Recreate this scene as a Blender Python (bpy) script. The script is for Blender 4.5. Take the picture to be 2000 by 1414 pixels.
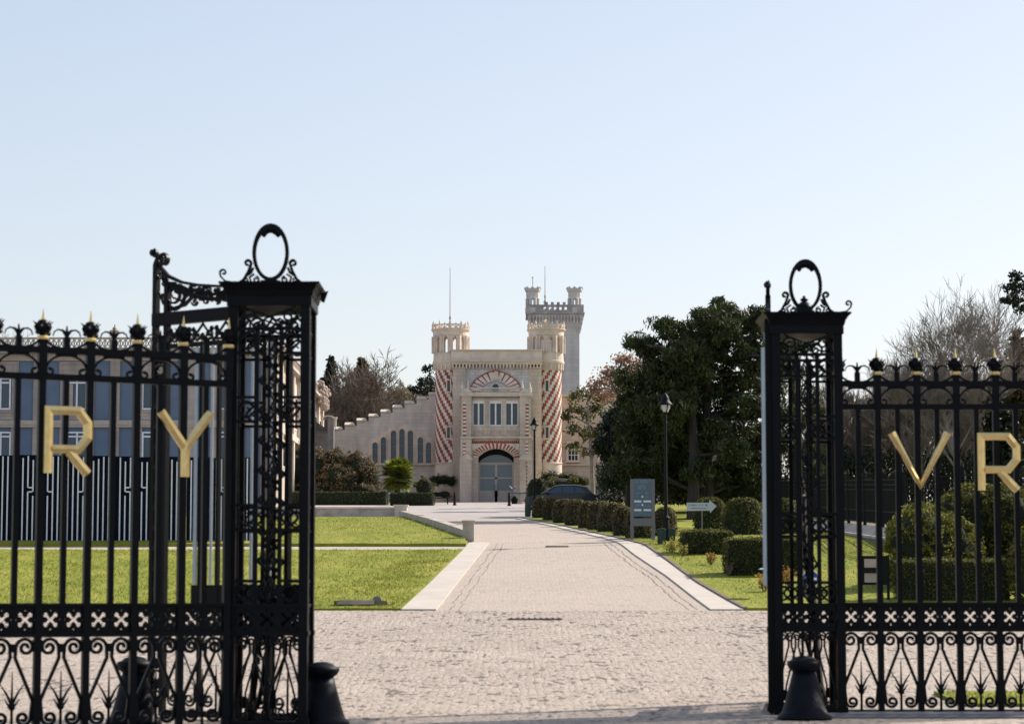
import bpy, math, random
import numpy as np
from mathutils import Vector, Matrix
R = math.radians
for o in list(bpy.data.objects): bpy.data.objects.remove(o)
SC = bpy.context.scene
COL = SC.collection
# ------------------------------------------------------------ camera
F = 4800.0                      # focal length in pixels of the 2000 px wide photograph
PITCH = math.atan(458/4800)
CAMZ = 1.6
cam = bpy.data.cameras.new('camera'); camo = bpy.data.objects.new('camera', cam); COL.objects.link(camo)
camo.location = (0, 0, CAMZ); camo.rotation_euler = (math.pi/2+PITCH, 0, 0)
cam.sensor_width = 36; cam.lens = 86.4; cam.clip_start = .5; cam.clip_end = 6000
cam.dof.use_dof = True; cam.dof.focus_distance = 150; cam.dof.aperture_fstop = 2.8
SC.camera = camo
# ------------------------------------------------------------ light
AZ, EL = 58, 37                 # sun to the right and beyond the castle
w = bpy.data.worlds.new('World'); SC.world = w; w.use_nodes = True
nt = w.node_tree; bg = nt.nodes['Background']
sky = nt.nodes.new('ShaderNodeTexSky'); sky.sky_type = 'NISHITA'; sky.sun_disc = False
sky.sun_elevation = R(EL); sky.sun_rotation = R(AZ); sky.air_density = 1.0; sky.dust_density = 1.3; sky.ozone_density = 1.0
tint = nt.nodes.new('ShaderNodeMix'); tint.data_type = 'RGBA'; tint.blend_type = 'MULTIPLY'; tint.inputs[0].default_value = 1; tint.inputs[7].default_value = (1.0, .93, .935, 1)   # camera white balance
nt.links.new(sky.outputs[0], tint.inputs[6]); vm = nt.nodes.new('ShaderNodeVectorMath'); vm.operation = 'SCALE'; vm.inputs['Scale'].default_value = .209; nt.links.new(tint.outputs[2], vm.inputs[0])
gm = nt.nodes.new('ShaderNodeGamma'); gm.inputs[1].default_value = .6; nt.links.new(vm.outputs[0], gm.inputs[0])   # hazier, more even sky
v2 = nt.nodes.new('ShaderNodeVectorMath'); v2.operation = 'SCALE'; v2.inputs['Scale'].default_value = 4.15; nt.links.new(gm.outputs[0], v2.inputs[0]); nt.links.new(v2.outputs[0], bg.inputs[0]); bg.inputs[1].default_value = .115
sl = bpy.data.lights.new('sun', 'SUN'); sl.energy = 3.7; sl.angle = R(.53); sl.color = (1, .92, .82)
so = bpy.data.objects.new('sun', sl); COL.objects.link(so)
S = Vector((math.sin(R(AZ))*math.cos(R(EL)), math.cos(R(AZ))*math.cos(R(EL)), math.sin(R(EL))))
so.rotation_euler = S.to_track_quat('Z', 'Y').to_euler(); so.location = (40, 40, 60)
SC.view_settings.view_transform = 'Standard'; SC.view_settings.look = 'None'
SC.view_settings.exposure = .85; SC.view_settings.gamma = 1
SC.render.engine = 'CYCLES'
SC.cycles.max_bounces = 6; SC.cycles.transparent_max_bounces = 8
# ------------------------------------------------------------ projection helpers
CP, SP = math.cos(PITCH), math.sin(PITCH)
def P(px, py, Y):
    u = px-1000; v = 707-py
    k = Y/(F*CP - v*SP)
    return (u*k, Y, CAMZ+(F*SP+v*CP)*k)
def PX(px, Y, py=980): return P(px, py, Y)[0]
def PZ(py, Y): return P(1000, py, Y)[2]
_k = np.array([(-60,0),(33,0),(36,.03),(46,.6),(56,1.3),(68,2.35),(80,3.4),(100,4.45),(120,5.43),(150,7.0),(178,8.42),(186,8.62),(205,8.7),(260,8.8),(4000,8.8)])
_gy = np.arange(-60, 400, .5); _gz = np.interp(_gy, _k[:,0], _k[:,1])
_p = np.pad(_gz, 6, mode='edge'); _gz = np.convolve(_p, np.ones(13)/13, 'valid')
def gz(Y): return float(np.interp(Y, _gy, _gz))
def GY(py, px=1000):
    a, b = 25., 190.
    best = None
    for i in range(60):
        m = (a+b)/2
        if PZ(py, m) < gz(m): a, b = a, b
        # the ray passes below the ground before it is visible: march instead
        break
    Y = 26.
    while Y < 200:
        if PZ(py, Y) <= gz(Y)+1e-4 and Y > 26: return Y
        Y += .1
    return 178.
def G(px, py):
    Y = GY(py); return (PX(px, Y, py), Y, gz(Y))
# ------------------------------------------------------------ materials
def nodes(name):
    m = bpy.data.materials.new(name); m.use_nodes = True
    return m, m.node_tree, m.node_tree.nodes['Principled BSDF']
def mat(name, col, rough=.7, metal=0, var=.15, scale=2.0, bump=.0, bscale=20, coat=0, stretch=None, col2=None, spec=.5):
    m, t, b = nodes(name)
    b.inputs['Roughness'].default_value = rough; b.inputs['Metallic'].default_value = metal
    b.inputs['Coat Weight'].default_value = coat; b.inputs['Specular IOR Level'].default_value = spec
    tc = t.nodes.new('ShaderNodeTexCoord'); src = tc.outputs['Object']
    if stretch:
        mp = t.nodes.new('ShaderNodeMapping'); mp.inputs['Scale'].default_value = stretch; t.links.new(src, mp.inputs[0]); src = mp.outputs[0]
    n = t.nodes.new('ShaderNodeTexNoise'); n.inputs['Scale'].default_value = scale; n.inputs['Detail'].default_value = 6
    t.links.new(src, n.inputs['Vector'])
    r = t.nodes.new('ShaderNodeValToRGB'); e = r.color_ramp.elements
    c2 = col2 or tuple(min(1, c*(1+var)) for c in col)
    c1 = tuple(c*(1-var) for c in col)
    e[0].position = .32; e[1].position = .68; e[0].color = (*c1, 1); e[1].color = (*c2, 1)
    t.links.new(n.outputs['Fac'], r.inputs[0]); t.links.new(r.outputs[0], b.inputs['Base Color'])
    if bump:
        n2 = t.nodes.new('ShaderNodeTexNoise'); n2.inputs['Scale'].default_value = bscale; n2.inputs['Detail'].default_value = 4
        t.links.new(src, n2.inputs['Vector'])
        bp = t.nodes.new('ShaderNodeBump'); bp.inputs['Strength'].default_value = bump; bp.inputs['Distance'].default_value = .02
        t.links.new(n2.outputs['Fac'], bp.inputs['Height']); t.links.new(bp.outputs[0], b.inputs['Normal'])
    return m
def stone_mat(name, c1, c2, joint, bw, bh, js=.02, mix=.5, stain=.36):
    """coursed ashlar: brick pattern on (x+y, z), weather stains from stretched noise"""
    m, t, b = nodes(name); L = t.links
    b.inputs['Roughness'].default_value = .85
    tc = t.nodes.new('ShaderNodeTexCoord'); sp = t.nodes.new('ShaderNodeSeparateXYZ'); L.new(tc.outputs['Object'], sp.inputs[0])
    ad = t.nodes.new('ShaderNodeMath'); L.new(sp.outputs[0], ad.inputs[0]); L.new(sp.outputs[1], ad.inputs[1])
    cb = t.nodes.new('ShaderNodeCombineXYZ'); L.new(ad.outputs[0], cb.inputs[0]); L.new(sp.outputs[2], cb.inputs[1])
    br = t.nodes.new('ShaderNodeTexBrick'); L.new(cb.outputs[0], br.inputs['Vector'])
    br.inputs['Color1'].default_value = (*c1, 1); br.inputs['Color2'].default_value = (*c2, 1); br.inputs['Mortar'].default_value = (*joint, 1)
    br.inputs['Scale'].default_value = 1; br.inputs['Brick Width'].default_value = bw; br.inputs['Row Height'].default_value = bh
    br.inputs['Mortar Size'].default_value = js; br.inputs['Mortar Smooth'].default_value = .4
    n = t.nodes.new('ShaderNodeTexNoise'); n.inputs['Scale'].default_value = .5; n.inputs['Detail'].default_value = 8
    mp = t.nodes.new('ShaderNodeMapping'); mp.inputs['Scale'].default_value = (2.2, 2.2, .7); L.new(tc.outputs['Object'], mp.inputs[0]); L.new(mp.outputs[0], n.inputs['Vector'])
    rr = t.nodes.new('ShaderNodeMapRange'); rr.inputs[1].default_value = .3; rr.inputs[2].default_value = .75; rr.inputs[3].default_value = 1-stain; rr.inputs[4].default_value = 1.1
    L.new(n.outputs['Fac'], rr.inputs[0])
    mx = t.nodes.new('ShaderNodeMix'); mx.data_type = 'RGBA'; mx.blend_type = 'MULTIPLY'; mx.inputs[0].default_value = 1
    L.new(br.outputs[0], mx.inputs[6]); L.new(rr.outputs[0], mx.inputs[7]); L.new(mx.outputs[2], b.inputs['Base Color'])
    bp = t.nodes.new('ShaderNodeBump'); bp.inputs['Strength'].default_value = .5; bp.inputs['Distance'].default_value = .03; bp.invert = True
    L.new(br.outputs['Fac'], bp.inputs['Height']); L.new(bp.outputs[0], b.inputs['Normal'])
    return m
def leaf_mat(name, ca, cb_, trans=.35, rough=.6):
    m, t, b = nodes(name); L = t.links
    g = t.nodes.new('ShaderNodeNewGeometry'); r = t.nodes.new('ShaderNodeValToRGB'); e = r.color_ramp.elements
    e[0].color = (*ca, 1); e[1].color = (*cb_, 1); L.new(g.outputs['Random Per Island'], r.inputs[0])
    tc = t.nodes.new('ShaderNodeTexCoord'); n = t.nodes.new('ShaderNodeTexNoise'); n.inputs['Scale'].default_value = .9; n.inputs['Detail'].default_value = 3
    L.new(tc.outputs['Object'], n.inputs['Vector'])
    rr = t.nodes.new('ShaderNodeMapRange'); rr.inputs[1].default_value = .3; rr.inputs[2].default_value = .7; rr.inputs[3].default_value = .65; rr.inputs[4].default_value = 1.3
    L.new(n.outputs['Fac'], rr.inputs[0])
    mx = t.nodes.new('ShaderNodeMix'); mx.data_type = 'RGBA'; mx.blend_type = 'MULTIPLY'; mx.inputs[0].default_value = 1
    L.new(r.outputs[0], mx.inputs[6]); L.new(rr.outputs[0], mx.inputs[7])
    L.new(mx.outputs[2], b.inputs['Base Color']); b.inputs['Roughness'].default_value = rough; b.inputs['Specular IOR Level'].default_value = .3
    if trans:
        tr = t.nodes.new('ShaderNodeBsdfTranslucent'); L.new(mx.outputs[2], tr.inputs[0])
        ms = t.nodes.new('ShaderNodeMixShader'); ms.inputs[0].default_value = trans
        L.new(b.outputs[0], ms.inputs[1]); L.new(tr.outputs[0], ms.inputs[2]); L.new(ms.outputs[0], t.nodes['Material Output'].inputs[0])
    return m
def glass_mat(name, col, rough=.06):
    m, t, b = nodes(name)
    b.inputs['Base Color'].default_value = (*col, 1); b.inputs['Roughness'].default_value = rough; b.inputs['Specular IOR Level'].default_value = .45
    return m
M = {}
M['iron'] = mat('black_iron_paint', (.0035,.0035,.005), .42, 0, .3, 8, .12, 60, spec=.13)
M['bluemetal'] = mat('dark_blue_cast_iron', (.0035,.0045,.008), .5, 0, .4, 6, .35, 30, spec=.14)
M['gold'] = mat('gilded_metal', (.95,.66,.27), .36, .7, .12, 9, .12, 30)
M['streak_strip'] = mat('bright_streak_tone', (.5,.55,.58), .45, .1, .08, 3)  # bright streaks on the gate leaves, put in as a pale strip colour
M['beige'] = stone_mat('warm_limestone', (.68,.575,.48), (.61,.51,.425), (.52,.43,.355), .62, .3, .012)
M['beige_plain'] = mat('carved_warm_limestone', (.67,.565,.47), .85, 0, .14, 1.6, .25, 14)
M['white_stone'] = stone_mat('pale_ashlar', (.74,.68,.62), (.65,.6,.54), (.6,.54,.49), .8, .26, .01)
M['panel_white'] = stone_mat('white_glazed_brick', (.76,.76,.76), (.7,.7,.7), (.56,.55,.54), .42, .2, .015)
M['tower_stone'] = stone_mat('grey_tower_stone', (.68,.66,.63), (.63,.61,.58), (.56,.54,.51), .8, .35, .012, stain=.3)
M['tower_dark'] = mat('weathered_grey_stone', (.36,.335,.32), .9, 0, .3, 1.2, .3, 10)
M['coping'] = mat('pale_coping_stone', (.6,.52,.44), .8, 0, .12, 2)
M['red'] = mat('red_brick', (.31,.075,.055), .8, 0, .4, 1.6, .2, 12)
M['white_brick'] = mat('white_brick', (.68,.63,.54), .75, 0, .2, 1.6, .1, 12)
M['white_paint'] = mat('white_paint', (.78,.77,.76), .5, 0, .05, 2)
M['door_paint'] = mat('greige_door_paint', (.42,.37,.34), .5, 0, .06, 2)
M['glass'] = glass_mat('dark_window_glass', (.02,.035,.05))
M['door_glass'] = glass_mat('pale_door_glass', (.13,.18,.21), .15)
M['glass2'] = glass_mat('blue_window_glass', (.04,.07,.1), .12)
M['blue_panel'] = mat('slate_blue_render', (.115,.165,.24), .8, 0, .08, 1)
M['bstone'] = stone_mat('left_building_stone', (.42,.365,.32), (.38,.33,.29), (.3,.26,.23), .7, .35, .012)
M['bstone_plain'] = mat('left_building_trim', (.45,.39,.33), .85, 0, .12, 2, .2, 12)
M['carved'] = mat('carved_pinkish_stone', (.42,.34,.29), .9, 0, .2, 3)
M['board'] = mat('navy_hoarding', (.004,.006,.014), .7, 0, .2, 2, spec=.05)
M['line'] = mat('white_line_paint', (.72,.75,.82), .5, 0, .08, 6)
M['slate'] = mat('slate_roof', (.06,.065,.075), .6, 0, .25, 4)
M['concrete'] = mat('pale_kerb_concrete', (.50,.445,.385), .85, 0, .07, 1.5, .15, 20)
M['wallstone'] = mat('low_wall_stone', (.42,.36,.31), .88, 0, .22, 2.2, .4, 12)
M['greywall'] = mat('grey_garden_wall', (.17,.17,.18), .9, 0, .25, 1.5, .4, 12)
M['earth'] = mat('dry_earth', (.16,.12,.08), .95, 0, .3, 3)
M['joint'] = mat('dirty_joint', (.25,.205,.17), .95, 0, .3, 3)
M['asphalt'] = mat('grey_asphalt', (.12,.12,.125), .85, 0, .2, 5, .3, 60)
M['forecourt'] = mat('pale_forecourt', (.40,.36,.335), .85, 0, .12, .35, .2, 30, spec=.2)
M['path'] = mat('gravel_path', (.45,.38,.31), .9, 0, .14, 3, .4, 40)
M['sign_grey'] = mat('sign_grey_metal', (.15,.155,.165), .45, .2, .06, 2)
M['sign_blue'] = mat('sign_blue_panel', (.075,.125,.175), .35, 0, .06, 1)
M['sign_faint'] = mat('sign_faint_print', (.2,.26,.31), .5, 0, .05, 2)
M['sign_white'] = mat('sign_white_print', (.62,.66,.7), .5, 0, .05, 2)
M['arrow_white'] = mat('arrow_board_white', (.5,.54,.6), .5, 0, .05, 2)
M['text_grey'] = mat('grey_lettering', (.17,.22,.27), .6, 0, .05, 2)
M['roundel'] = mat('blue_roundel', (.02,.05,.22), .4, 0, .05, 2)
M['bin'] = mat('dark_green_bin_paint', (.008,.04,.03), .4, 0, .2, 4)
M['black'] = mat('matt_black', (.008,.008,.008), .7, 0, .1, 2, spec=.2)
M['tyre'] = mat('tyre_rubber', (.015,.015,.015), .8, 0, .1, 4)
M['carpaint'] = mat('dark_blue_car_paint', (.007,.012,.026), .3, .2, .05, 2, coat=.4)
M['chrome'] = mat('bright_metal', (.6,.6,.62), .2, 1, .03, 2)
M['lampglass'] = mat('frosted_lamp_glass', (.55,.56,.54), .3, 0, .05, 3)
M['flagpole'] = mat('thin_pole_paint', (.45,.42,.42), .5, 0, .05, 3)
M['bark'] = mat('pine_bark', (.035,.028,.025), .95, 0, .35, 3, .8, 12, stretch=(3,3,.6))
M['bark_grey'] = mat('grey_bark', (.24,.21,.185), .95, 0, .3, 3, .5, 12)
M['bark_brown'] = mat('brown_twigs', (.15,.115,.085), .95, 0, .3, 3)
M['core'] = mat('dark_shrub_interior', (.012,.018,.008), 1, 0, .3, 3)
M['pine'] = leaf_mat('pine_needles', (.02,.03,.011), (.085,.105,.032), .2)
M['pine_dark'] = leaf_mat('dark_conifer_needles', (.01,.018,.01), (.03,.045,.022), .15)
M['conifer'] = leaf_mat('brownish_conifer_needles', (.075,.075,.032), (.17,.15,.07), .3)
M['olive'] = leaf_mat('olive_green_leaves', (.05,.06,.016), (.17,.15,.05), .4)
M['rust'] = leaf_mat('rusty_buds', (.2,.11,.075), (.46,.29,.2), .4)
M['brush'] = leaf_mat('dry_brushwood', (.12,.1,.06), (.27,.22,.14), .35)
M['hedge'] = leaf_mat('box_hedge_leaves', (.02,.03,.006), (.19,.18,.04), .42)
M['hedge_y'] = leaf_mat('yellow_green_box_leaves', (.05,.06,.01), (.27,.26,.045), .3)
M['hedge_d'] = leaf_mat('dark_yew_leaves', (.015,.028,.01), (.07,.08,.025), .2)
M['topiary'] = leaf_mat('clipped_topiary_leaves', (.025,.03,.01), (.24,.185,.085), .38)
M['rhodo'] = leaf_mat('olive_brown_shrub_leaves', (.05,.045,.02), (.3,.22,.12), .25)
M['palm'] = leaf_mat('palm_fronds', (.035,.065,.012), (.26,.29,.03), .4)
M['orange'] = leaf_mat('orange_bronze_leaves', (.3,.14,.03), (.5,.33,.08), .4)
M['yellow'] = leaf_mat('yellow_leaves', (.3,.28,.05), (.5,.42,.1), .4)
M['blade'] = leaf_mat('grass_blades', (.11,.155,.016), (.28,.28,.05), .5)
def grass_mat():
    m, t, b = nodes('lawn_grass'); L = t.links
    b.inputs['Roughness'].default_value = .9; b.inputs['Specular IOR Level'].default_value = .15
    tc = t.nodes.new('ShaderNodeTexCoord')
    def nz(s, d, st=None):
        n = t.nodes.new('ShaderNodeTexNoise'); n.inputs['Scale'].default_value = s; n.inputs['Detail'].default_value = d
        v = tc.outputs['Object']
        if st: mp = t.nodes.new('ShaderNodeMapping'); mp.inputs['Scale'].default_value = st; L.new(v, mp.inputs[0]); v = mp.outputs[0]
        L.new(v, n.inputs['Vector']); return n
    a = nz(.8, 6, (1,.3,1)); c = nz(6, 6, (1,.35,1))
    r = t.nodes.new('ShaderNodeValToRGB'); e = r.color_ramp.elements
    e[0].position = .3; e[1].position = .72; e[0].color = (.13,.165,.018, 1); e[1].color = (.35,.3,.065, 1)
    q = r.color_ramp.elements.new(.5); q.color = (.215,.23,.03, 1)
    mth = t.nodes.new('ShaderNodeMix'); mth.data_type = 'FLOAT'; mth.inputs[0].default_value = .4
    L.new(a.outputs[0], mth.inputs[2]); L.new(c.outputs[0], mth.inputs[3]); L.new(mth.outputs[0], r.inputs[0]); L.new(r.outputs[0], b.inputs['Base Color'])
    bp = t.nodes.new('ShaderNodeBump'); bp.inputs['Strength'].default_value = .9; bp.inputs['Distance'].default_value = .08
    L.new(c.outputs[0], bp.inputs['Height']); L.new(bp.outputs[0], b.inputs['Normal'])
    return m
M['grass'] = grass_mat()
def cobble_mat(name, c1, c2, cj, scale, depth, jw, st=(1,1,1), speck=.5):
    m, t, b = nodes(name); L = t.links
    b.inputs['Roughness'].default_value = .85; b.inputs['Specular IOR Level'].default_value = .2
    tc = t.nodes.new('ShaderNodeTexCoord'); mp = t.nodes.new('ShaderNodeMapping'); mp.inputs['Scale'].default_value = st; L.new(tc.outputs['Object'], mp.inputs[0])
    v = t.nodes.new('ShaderNodeTexVoronoi'); v.feature = 'DISTANCE_TO_EDGE'; v.inputs['Scale'].default_value = scale; v.inputs['Randomness'].default_value = .75; L.new(mp.outputs[0], v.inputs['Vector'])
    vc = t.nodes.new('ShaderNodeTexVoronoi'); vc.inputs['Scale'].default_value = scale; vc.inputs['Randomness'].default_value = .75; L.new(mp.outputs[0], vc.inputs['Vector'])
    n = t.nodes.new('ShaderNodeTexNoise'); n.inputs['Scale'].default_value = .35; n.inputs['Detail'].default_value = 6; L.new(tc.outputs['Object'], n.inputs['Vector'])
    sp = t.nodes.new('ShaderNodeSeparateColor'); L.new(vc.outputs['Color'], sp.inputs[0])
    mixf = t.nodes.new('ShaderNodeMix'); mixf.data_type = 'FLOAT'; mixf.inputs[0].default_value = .6; L.new(sp.outputs[0], mixf.inputs[2]); L.new(n.outputs[0], mixf.inputs[3])
    r = t.nodes.new('ShaderNodeValToRGB'); e = r.color_ramp.elements; e[0].position = .15; e[1].position = .85; e[0].color = (*c1, 1); e[1].color = (*c2, 1)
    L.new(mixf.outputs[0], r.inputs[0])
    jr = t.nodes.new('ShaderNodeMapRange'); jr.inputs[1].default_value = 0; jr.inputs[2].default_value = jw; L.new(v.outputs['Distance'], jr.inputs[0])
    n3 = t.nodes.new('ShaderNodeTexNoise'); n3.inputs['Scale'].default_value = 9; n3.inputs['Detail'].default_value = 2
    mp3 = t.nodes.new('ShaderNodeMapping'); mp3.inputs['Scale'].default_value = (1, .3, 1); L.new(tc.outputs['Object'], mp3.inputs[0]); L.new(mp3.outputs[0], n3.inputs['Vector'])
    sr = t.nodes.new('ShaderNodeMapRange'); sr.inputs[1].default_value = .35; sr.inputs[2].default_value = .41; sr.inputs[3].default_value = speck; sr.inputs[4].default_value = 1
    pn = t.nodes.new('ShaderNodeTexNoise'); pn.inputs['Scale'].default_value = .9; pn.inputs['Detail'].default_value = 3; L.new(tc.outputs['Object'], pn.inputs['Vector'])
    pa = t.nodes.new('ShaderNodeMath'); pa.operation = 'MULTIPLY_ADD'; pa.inputs[1].default_value = .5; L.new(pn.outputs[0], pa.inputs[0]); L.new(n3.outputs[0], pa.inputs[2])
    ps = t.nodes.new('ShaderNodeMath'); ps.operation = 'SUBTRACT'; ps.inputs[1].default_value = .25; L.new(pa.outputs[0], ps.inputs[0]); L.new(ps.outputs[0], sr.inputs[0])
    mx = t.nodes.new('ShaderNodeMix'); mx.data_type = 'RGBA'; L.new(jr.outputs[0], mx.inputs[0]); mx.inputs[6].default_value = (*cj, 1); L.new(r.outputs[0], mx.inputs[7])
    m2 = t.nodes.new('ShaderNodeMix'); m2.data_type = 'RGBA'; m2.blend_type = 'MULTIPLY'; m2.inputs[0].default_value = 1; L.new(mx.outputs[2], m2.inputs[6]); L.new(sr.outputs[0], m2.inputs[7])
    L.new(m2.outputs[2], b.inputs['Base Color'])
    hr = t.nodes.new('ShaderNodeMapRange'); hr.inputs[2].default_value = jw*2.5; L.new(v.outputs['Distance'], hr.inputs[0])
    bp = t.nodes.new('ShaderNodeBump'); bp.inputs['Strength'].default_value = .8; bp.inputs['Distance'].default_value = depth
    L.new(hr.outputs[0], bp.inputs['Height']); L.new(bp.outputs[0], b.inputs['Normal'])
    return m
M['cobble'] = cobble_mat('worn_cobbles', (.33,.275,.23), (.52,.44,.37), (.27,.22,.185), 8, .012, .085, (1,.7,1), .4)
M['setts'] = cobble_mat('fine_setts', (.41,.345,.285), (.49,.415,.35), (.35,.29,.24), 9, .006, .06, (1,1,1), .88)
# ------------------------------------------------------------ objects
ORG = {}
def tag(o, label, cat, group=None, kind=None):
    if label: o['label'] = label
    if cat: o['category'] = cat
    if group: o['group'] = group
    if kind: o['kind'] = kind
    return o
def thing(name, label, cat, loc=(0,0,0), rz=0, group=None):
    o = bpy.data.objects.new(name, None); COL.objects.link(o); o.location = loc; o.rotation_euler = (0, 0, rz)
    o.empty_display_size = .3
    ORG[o] = Vector(loc); return tag(o, label, cat, group)
class MB:
    def __init__(s): s.v = []; s.f = []; s.m = []; s.n = 0; s.T = None; s.mi = 0
    def add(s, vs, fs, mi=None):
        vs = np.asarray(vs, float).reshape(-1, 3)
        if s.T is not None:
            A = np.array(s.T); vs = vs@A[:3,:3].T+A[:3,3]
        s.v.append(vs); b = s.n; s.n += len(vs)
        for f in fs: s.f.append(tuple(b+i for i in f))
        s.m += [s.mi if mi is None else mi]*len(fs)
    def box(s, x0, x1, y0, y1, z0, z1, mi=None):
        s.add([(x0,y0,z0),(x1,y0,z0),(x1,y1,z0),(x0,y1,z0),(x0,y0,z1),(x1,y0,z1),(x1,y1,z1),(x0,y1,z1)],
              [(0,3,2,1),(4,5,6,7),(0,1,5,4),(1,2,6,5),(2,3,7,6),(3,0,4,7)], mi)
    def pbox(s, px0, px1, pt, pb, Y, d, mi=None):
        """box whose front face at depth Y covers the given photo pixels"""
        x0, x1 = PX(px0, Y, (pt+pb)/2), PX(px1, Y, (pt+pb)/2)
        s.box(x0, x1, Y, Y+d, PZ(pb, Y), PZ(pt, Y), mi)
    def prism(s, pts, y0, y1, mi=None):
        n = len(pts)
        a = sum(pts[i][0]*pts[(i+1)%n][1]-pts[(i+1)%n][0]*pts[i][1] for i in range(n))
        if a < 0: pts = pts[::-1]
        vs = [(x, y0, z) for x, z in pts]+[(x, y1, z) for x, z in pts]
        fs = [tuple(range(n)), tuple(range(2*n-1, n-1, -1))]+[((i+1)%n, i, n+i, n+(i+1)%n) for i in range(n)]
        s.add(vs, fs, mi)
    def pprism(s, pp, Y, d, mi=None):
        s.prism([(PX(x, Y, y), PZ(y, Y)) for x, y in pp], Y, Y+d, mi)
    def zprism(s, pts, z0, z1, mi=None):
        n = len(pts)
        a = sum(pts[i][0]*pts[(i+1)%n][1]-pts[(i+1)%n][0]*pts[i][1] for i in range(n))
        if a < 0: pts = pts[::-1]
        vs = [(x, y, z0) for x, y in pts]+[(x, y, z1) for x, y in pts]
        fs = [tuple(range(n-1, -1, -1)), tuple(range(n, 2*n))]+[(i, (i+1)%n, n+(i+1)%n, n+i) for i in range(n)]
        s.add(vs, fs, mi)
    def tube(s, pts, rad, n=6, cap=True, mi=None):
        pts = [Vector(p) for p in pts]
        if not hasattr(rad, '__len__'): rad = [rad]*len(pts)
        vs = []; N = len(pts); up = None
        for i, p in enumerate(pts):
            d = (pts[min(i+1, N-1)]-pts[max(i-1, 0)])
            if d.length < 1e-9: d = Vector((0,0,1))
            d.normalize()
            if up is None: up = Vector((0,0,1)) if abs(d.z) < .9 else Vector((1,0,0))
            a = d.cross(up)
            if a.length < 1e-6: a = d.cross(Vector((0,1,.1)))
            a.normalize(); b = a.cross(d); up = b
            for k in range(n):
                t = 2*math.pi*(k+.5)/n; q = p+(a*math.cos(t)+b*math.sin(t))*rad[i]; vs.append((q.x, q.y, q.z))
        fs = [(i*n+k, i*n+(k+1)%n, (i+1)*n+(k+1)%n, (i+1)*n+k) for i in range(N-1) for k in range(n)]
        if cap: fs += [tuple(range(n-1, -1, -1)), tuple(range((N-1)*n, N*n))]
        s.add(vs, fs, mi)
    def lathe(s, prof, n=20, c=(0,0,0), sx=1, sy=1, mi=None, cap=True):
        vs = [(c[0]+r*math.cos(2*math.pi*k/n)*sx, c[1]+r*math.sin(2*math.pi*k/n)*sy, c[2]+z) for r, z in prof for k in range(n)]
        fs = [(i*n+k, i*n+(k+1)%n, (i+1)*n+(k+1)%n, (i+1)*n+k) for i in range(len(prof)-1) for k in range(n)]
        if cap: fs += [tuple(range(n-1, -1, -1)), tuple(range((len(prof)-1)*n, len(prof)*n))]
        s.add(vs, fs, mi)
    def ribbon(s, pts, t, d, y=0, mi=None, ridge=0, miter=True):
        """flat bar following a curve drawn in the x-z plane; t in-plane width, d depth along y"""
        N = len(pts); vs = []
        closed = N > 3 and abs(pts[0][0]-pts[-1][0]) < 1e-6 and abs(pts[0][1]-pts[-1][1]) < 1e-6
        tt = t if hasattr(t, '__len__') else [t]*N
        for i, (x, z) in enumerate(pts):
            def nrm(a, b):
                dx, dz = b[0]-a[0], b[1]-a[1]; l = math.hypot(dx, dz) or 1; return -dz/l, dx/l
            if 0 < i < N-1: n1 = nrm(pts[i-1], pts[i]); n2 = nrm(pts[i], pts[i+1])
            elif closed: n1 = nrm(pts[-2], pts[-1]); n2 = nrm(pts[0], pts[1])
            elif i == 0: n1 = n2 = nrm(pts[0], pts[1])
            else: n1 = n2 = nrm(pts[-2], pts[-1])
            mx, mz = n1[0]+n2[0], n1[1]+n2[1]; l2 = (mx*mx+mz*mz) or 1
            k = min(2/l2, 1.2) if miter else .5
            mx *= k; mz *= k; h = tt[i]/2
            vs += [(x-mx*h, y-d/2, z-mz*h), (x, y-d/2-ridge, z), (x+mx*h, y-d/2, z+mz*h), (x+mx*h, y+d/2, z+mz*h), (x-mx*h, y+d/2, z-mz*h)]
        fs = []
        for i in range(N-1):
            for k in range(5): a = i*5+k; b = i*5+(k+1)%5; fs.append((a, b, b+5, a+5))
        fs += [(4,3,2,1,0), tuple((N-1)*5+k for k in range(5))]
        s.add(vs, fs, mi)
    def blob(s, c, r, sy=1, seed=0, mi=None):
        rnd = random.Random(seed); prof = []
        n = 7; vs = []; rows = 5
        for i in range(rows):
            a = math.pi*(i+.5)/rows
            for k in range(n):
                t = 2*math.pi*k/n; q = r*rnd.uniform(.75, 1.2)
                vs.append((c[0]+q*math.sin(a)*math.cos(t), c[1]+q*math.sin(a)*math.sin(t)*sy, c[2]+q*math.cos(a)))
        fs = [(i*n+k, (i+1)*n+k, (i+1)*n+(k+1)%n, i*n+(k+1)%n) for i in range(rows-1) for k in range(n)]
        fs += [tuple(range(n)), tuple(range(rows*n-1, (rows-1)*n-1, -1))]
        s.add(vs, fs, mi)
    def build(s, name, mats, parent=None, world=False, smooth=False, label=None):
        if not isinstance(mats, (list, tuple)): mats = [mats]
        me = bpy.data.meshes.new(name)
        V = np.concatenate(s.v) if s.v else np.zeros((0,3))
        if world and parent is not None: V = V-np.array(ORG[parent])
        me.from_pydata(V.tolist(), [], s.f)
        for m in mats: me.materials.append(M[m] if isinstance(m, str) else m)
        if len(mats) > 1: me.polygons.foreach_set('material_index', s.m)
        if smooth: me.polygons.foreach_set('use_smooth', [True]*len(s.f))
        me.update()
        o = bpy.data.objects.new(name, me); COL.objects.link(o)
        if parent is not None: o.parent = parent; ORG[o] = ORG[parent]
        else: ORG[o] = Vector((0,0,0))
        if label: o['label'] = label
        return o
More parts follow.
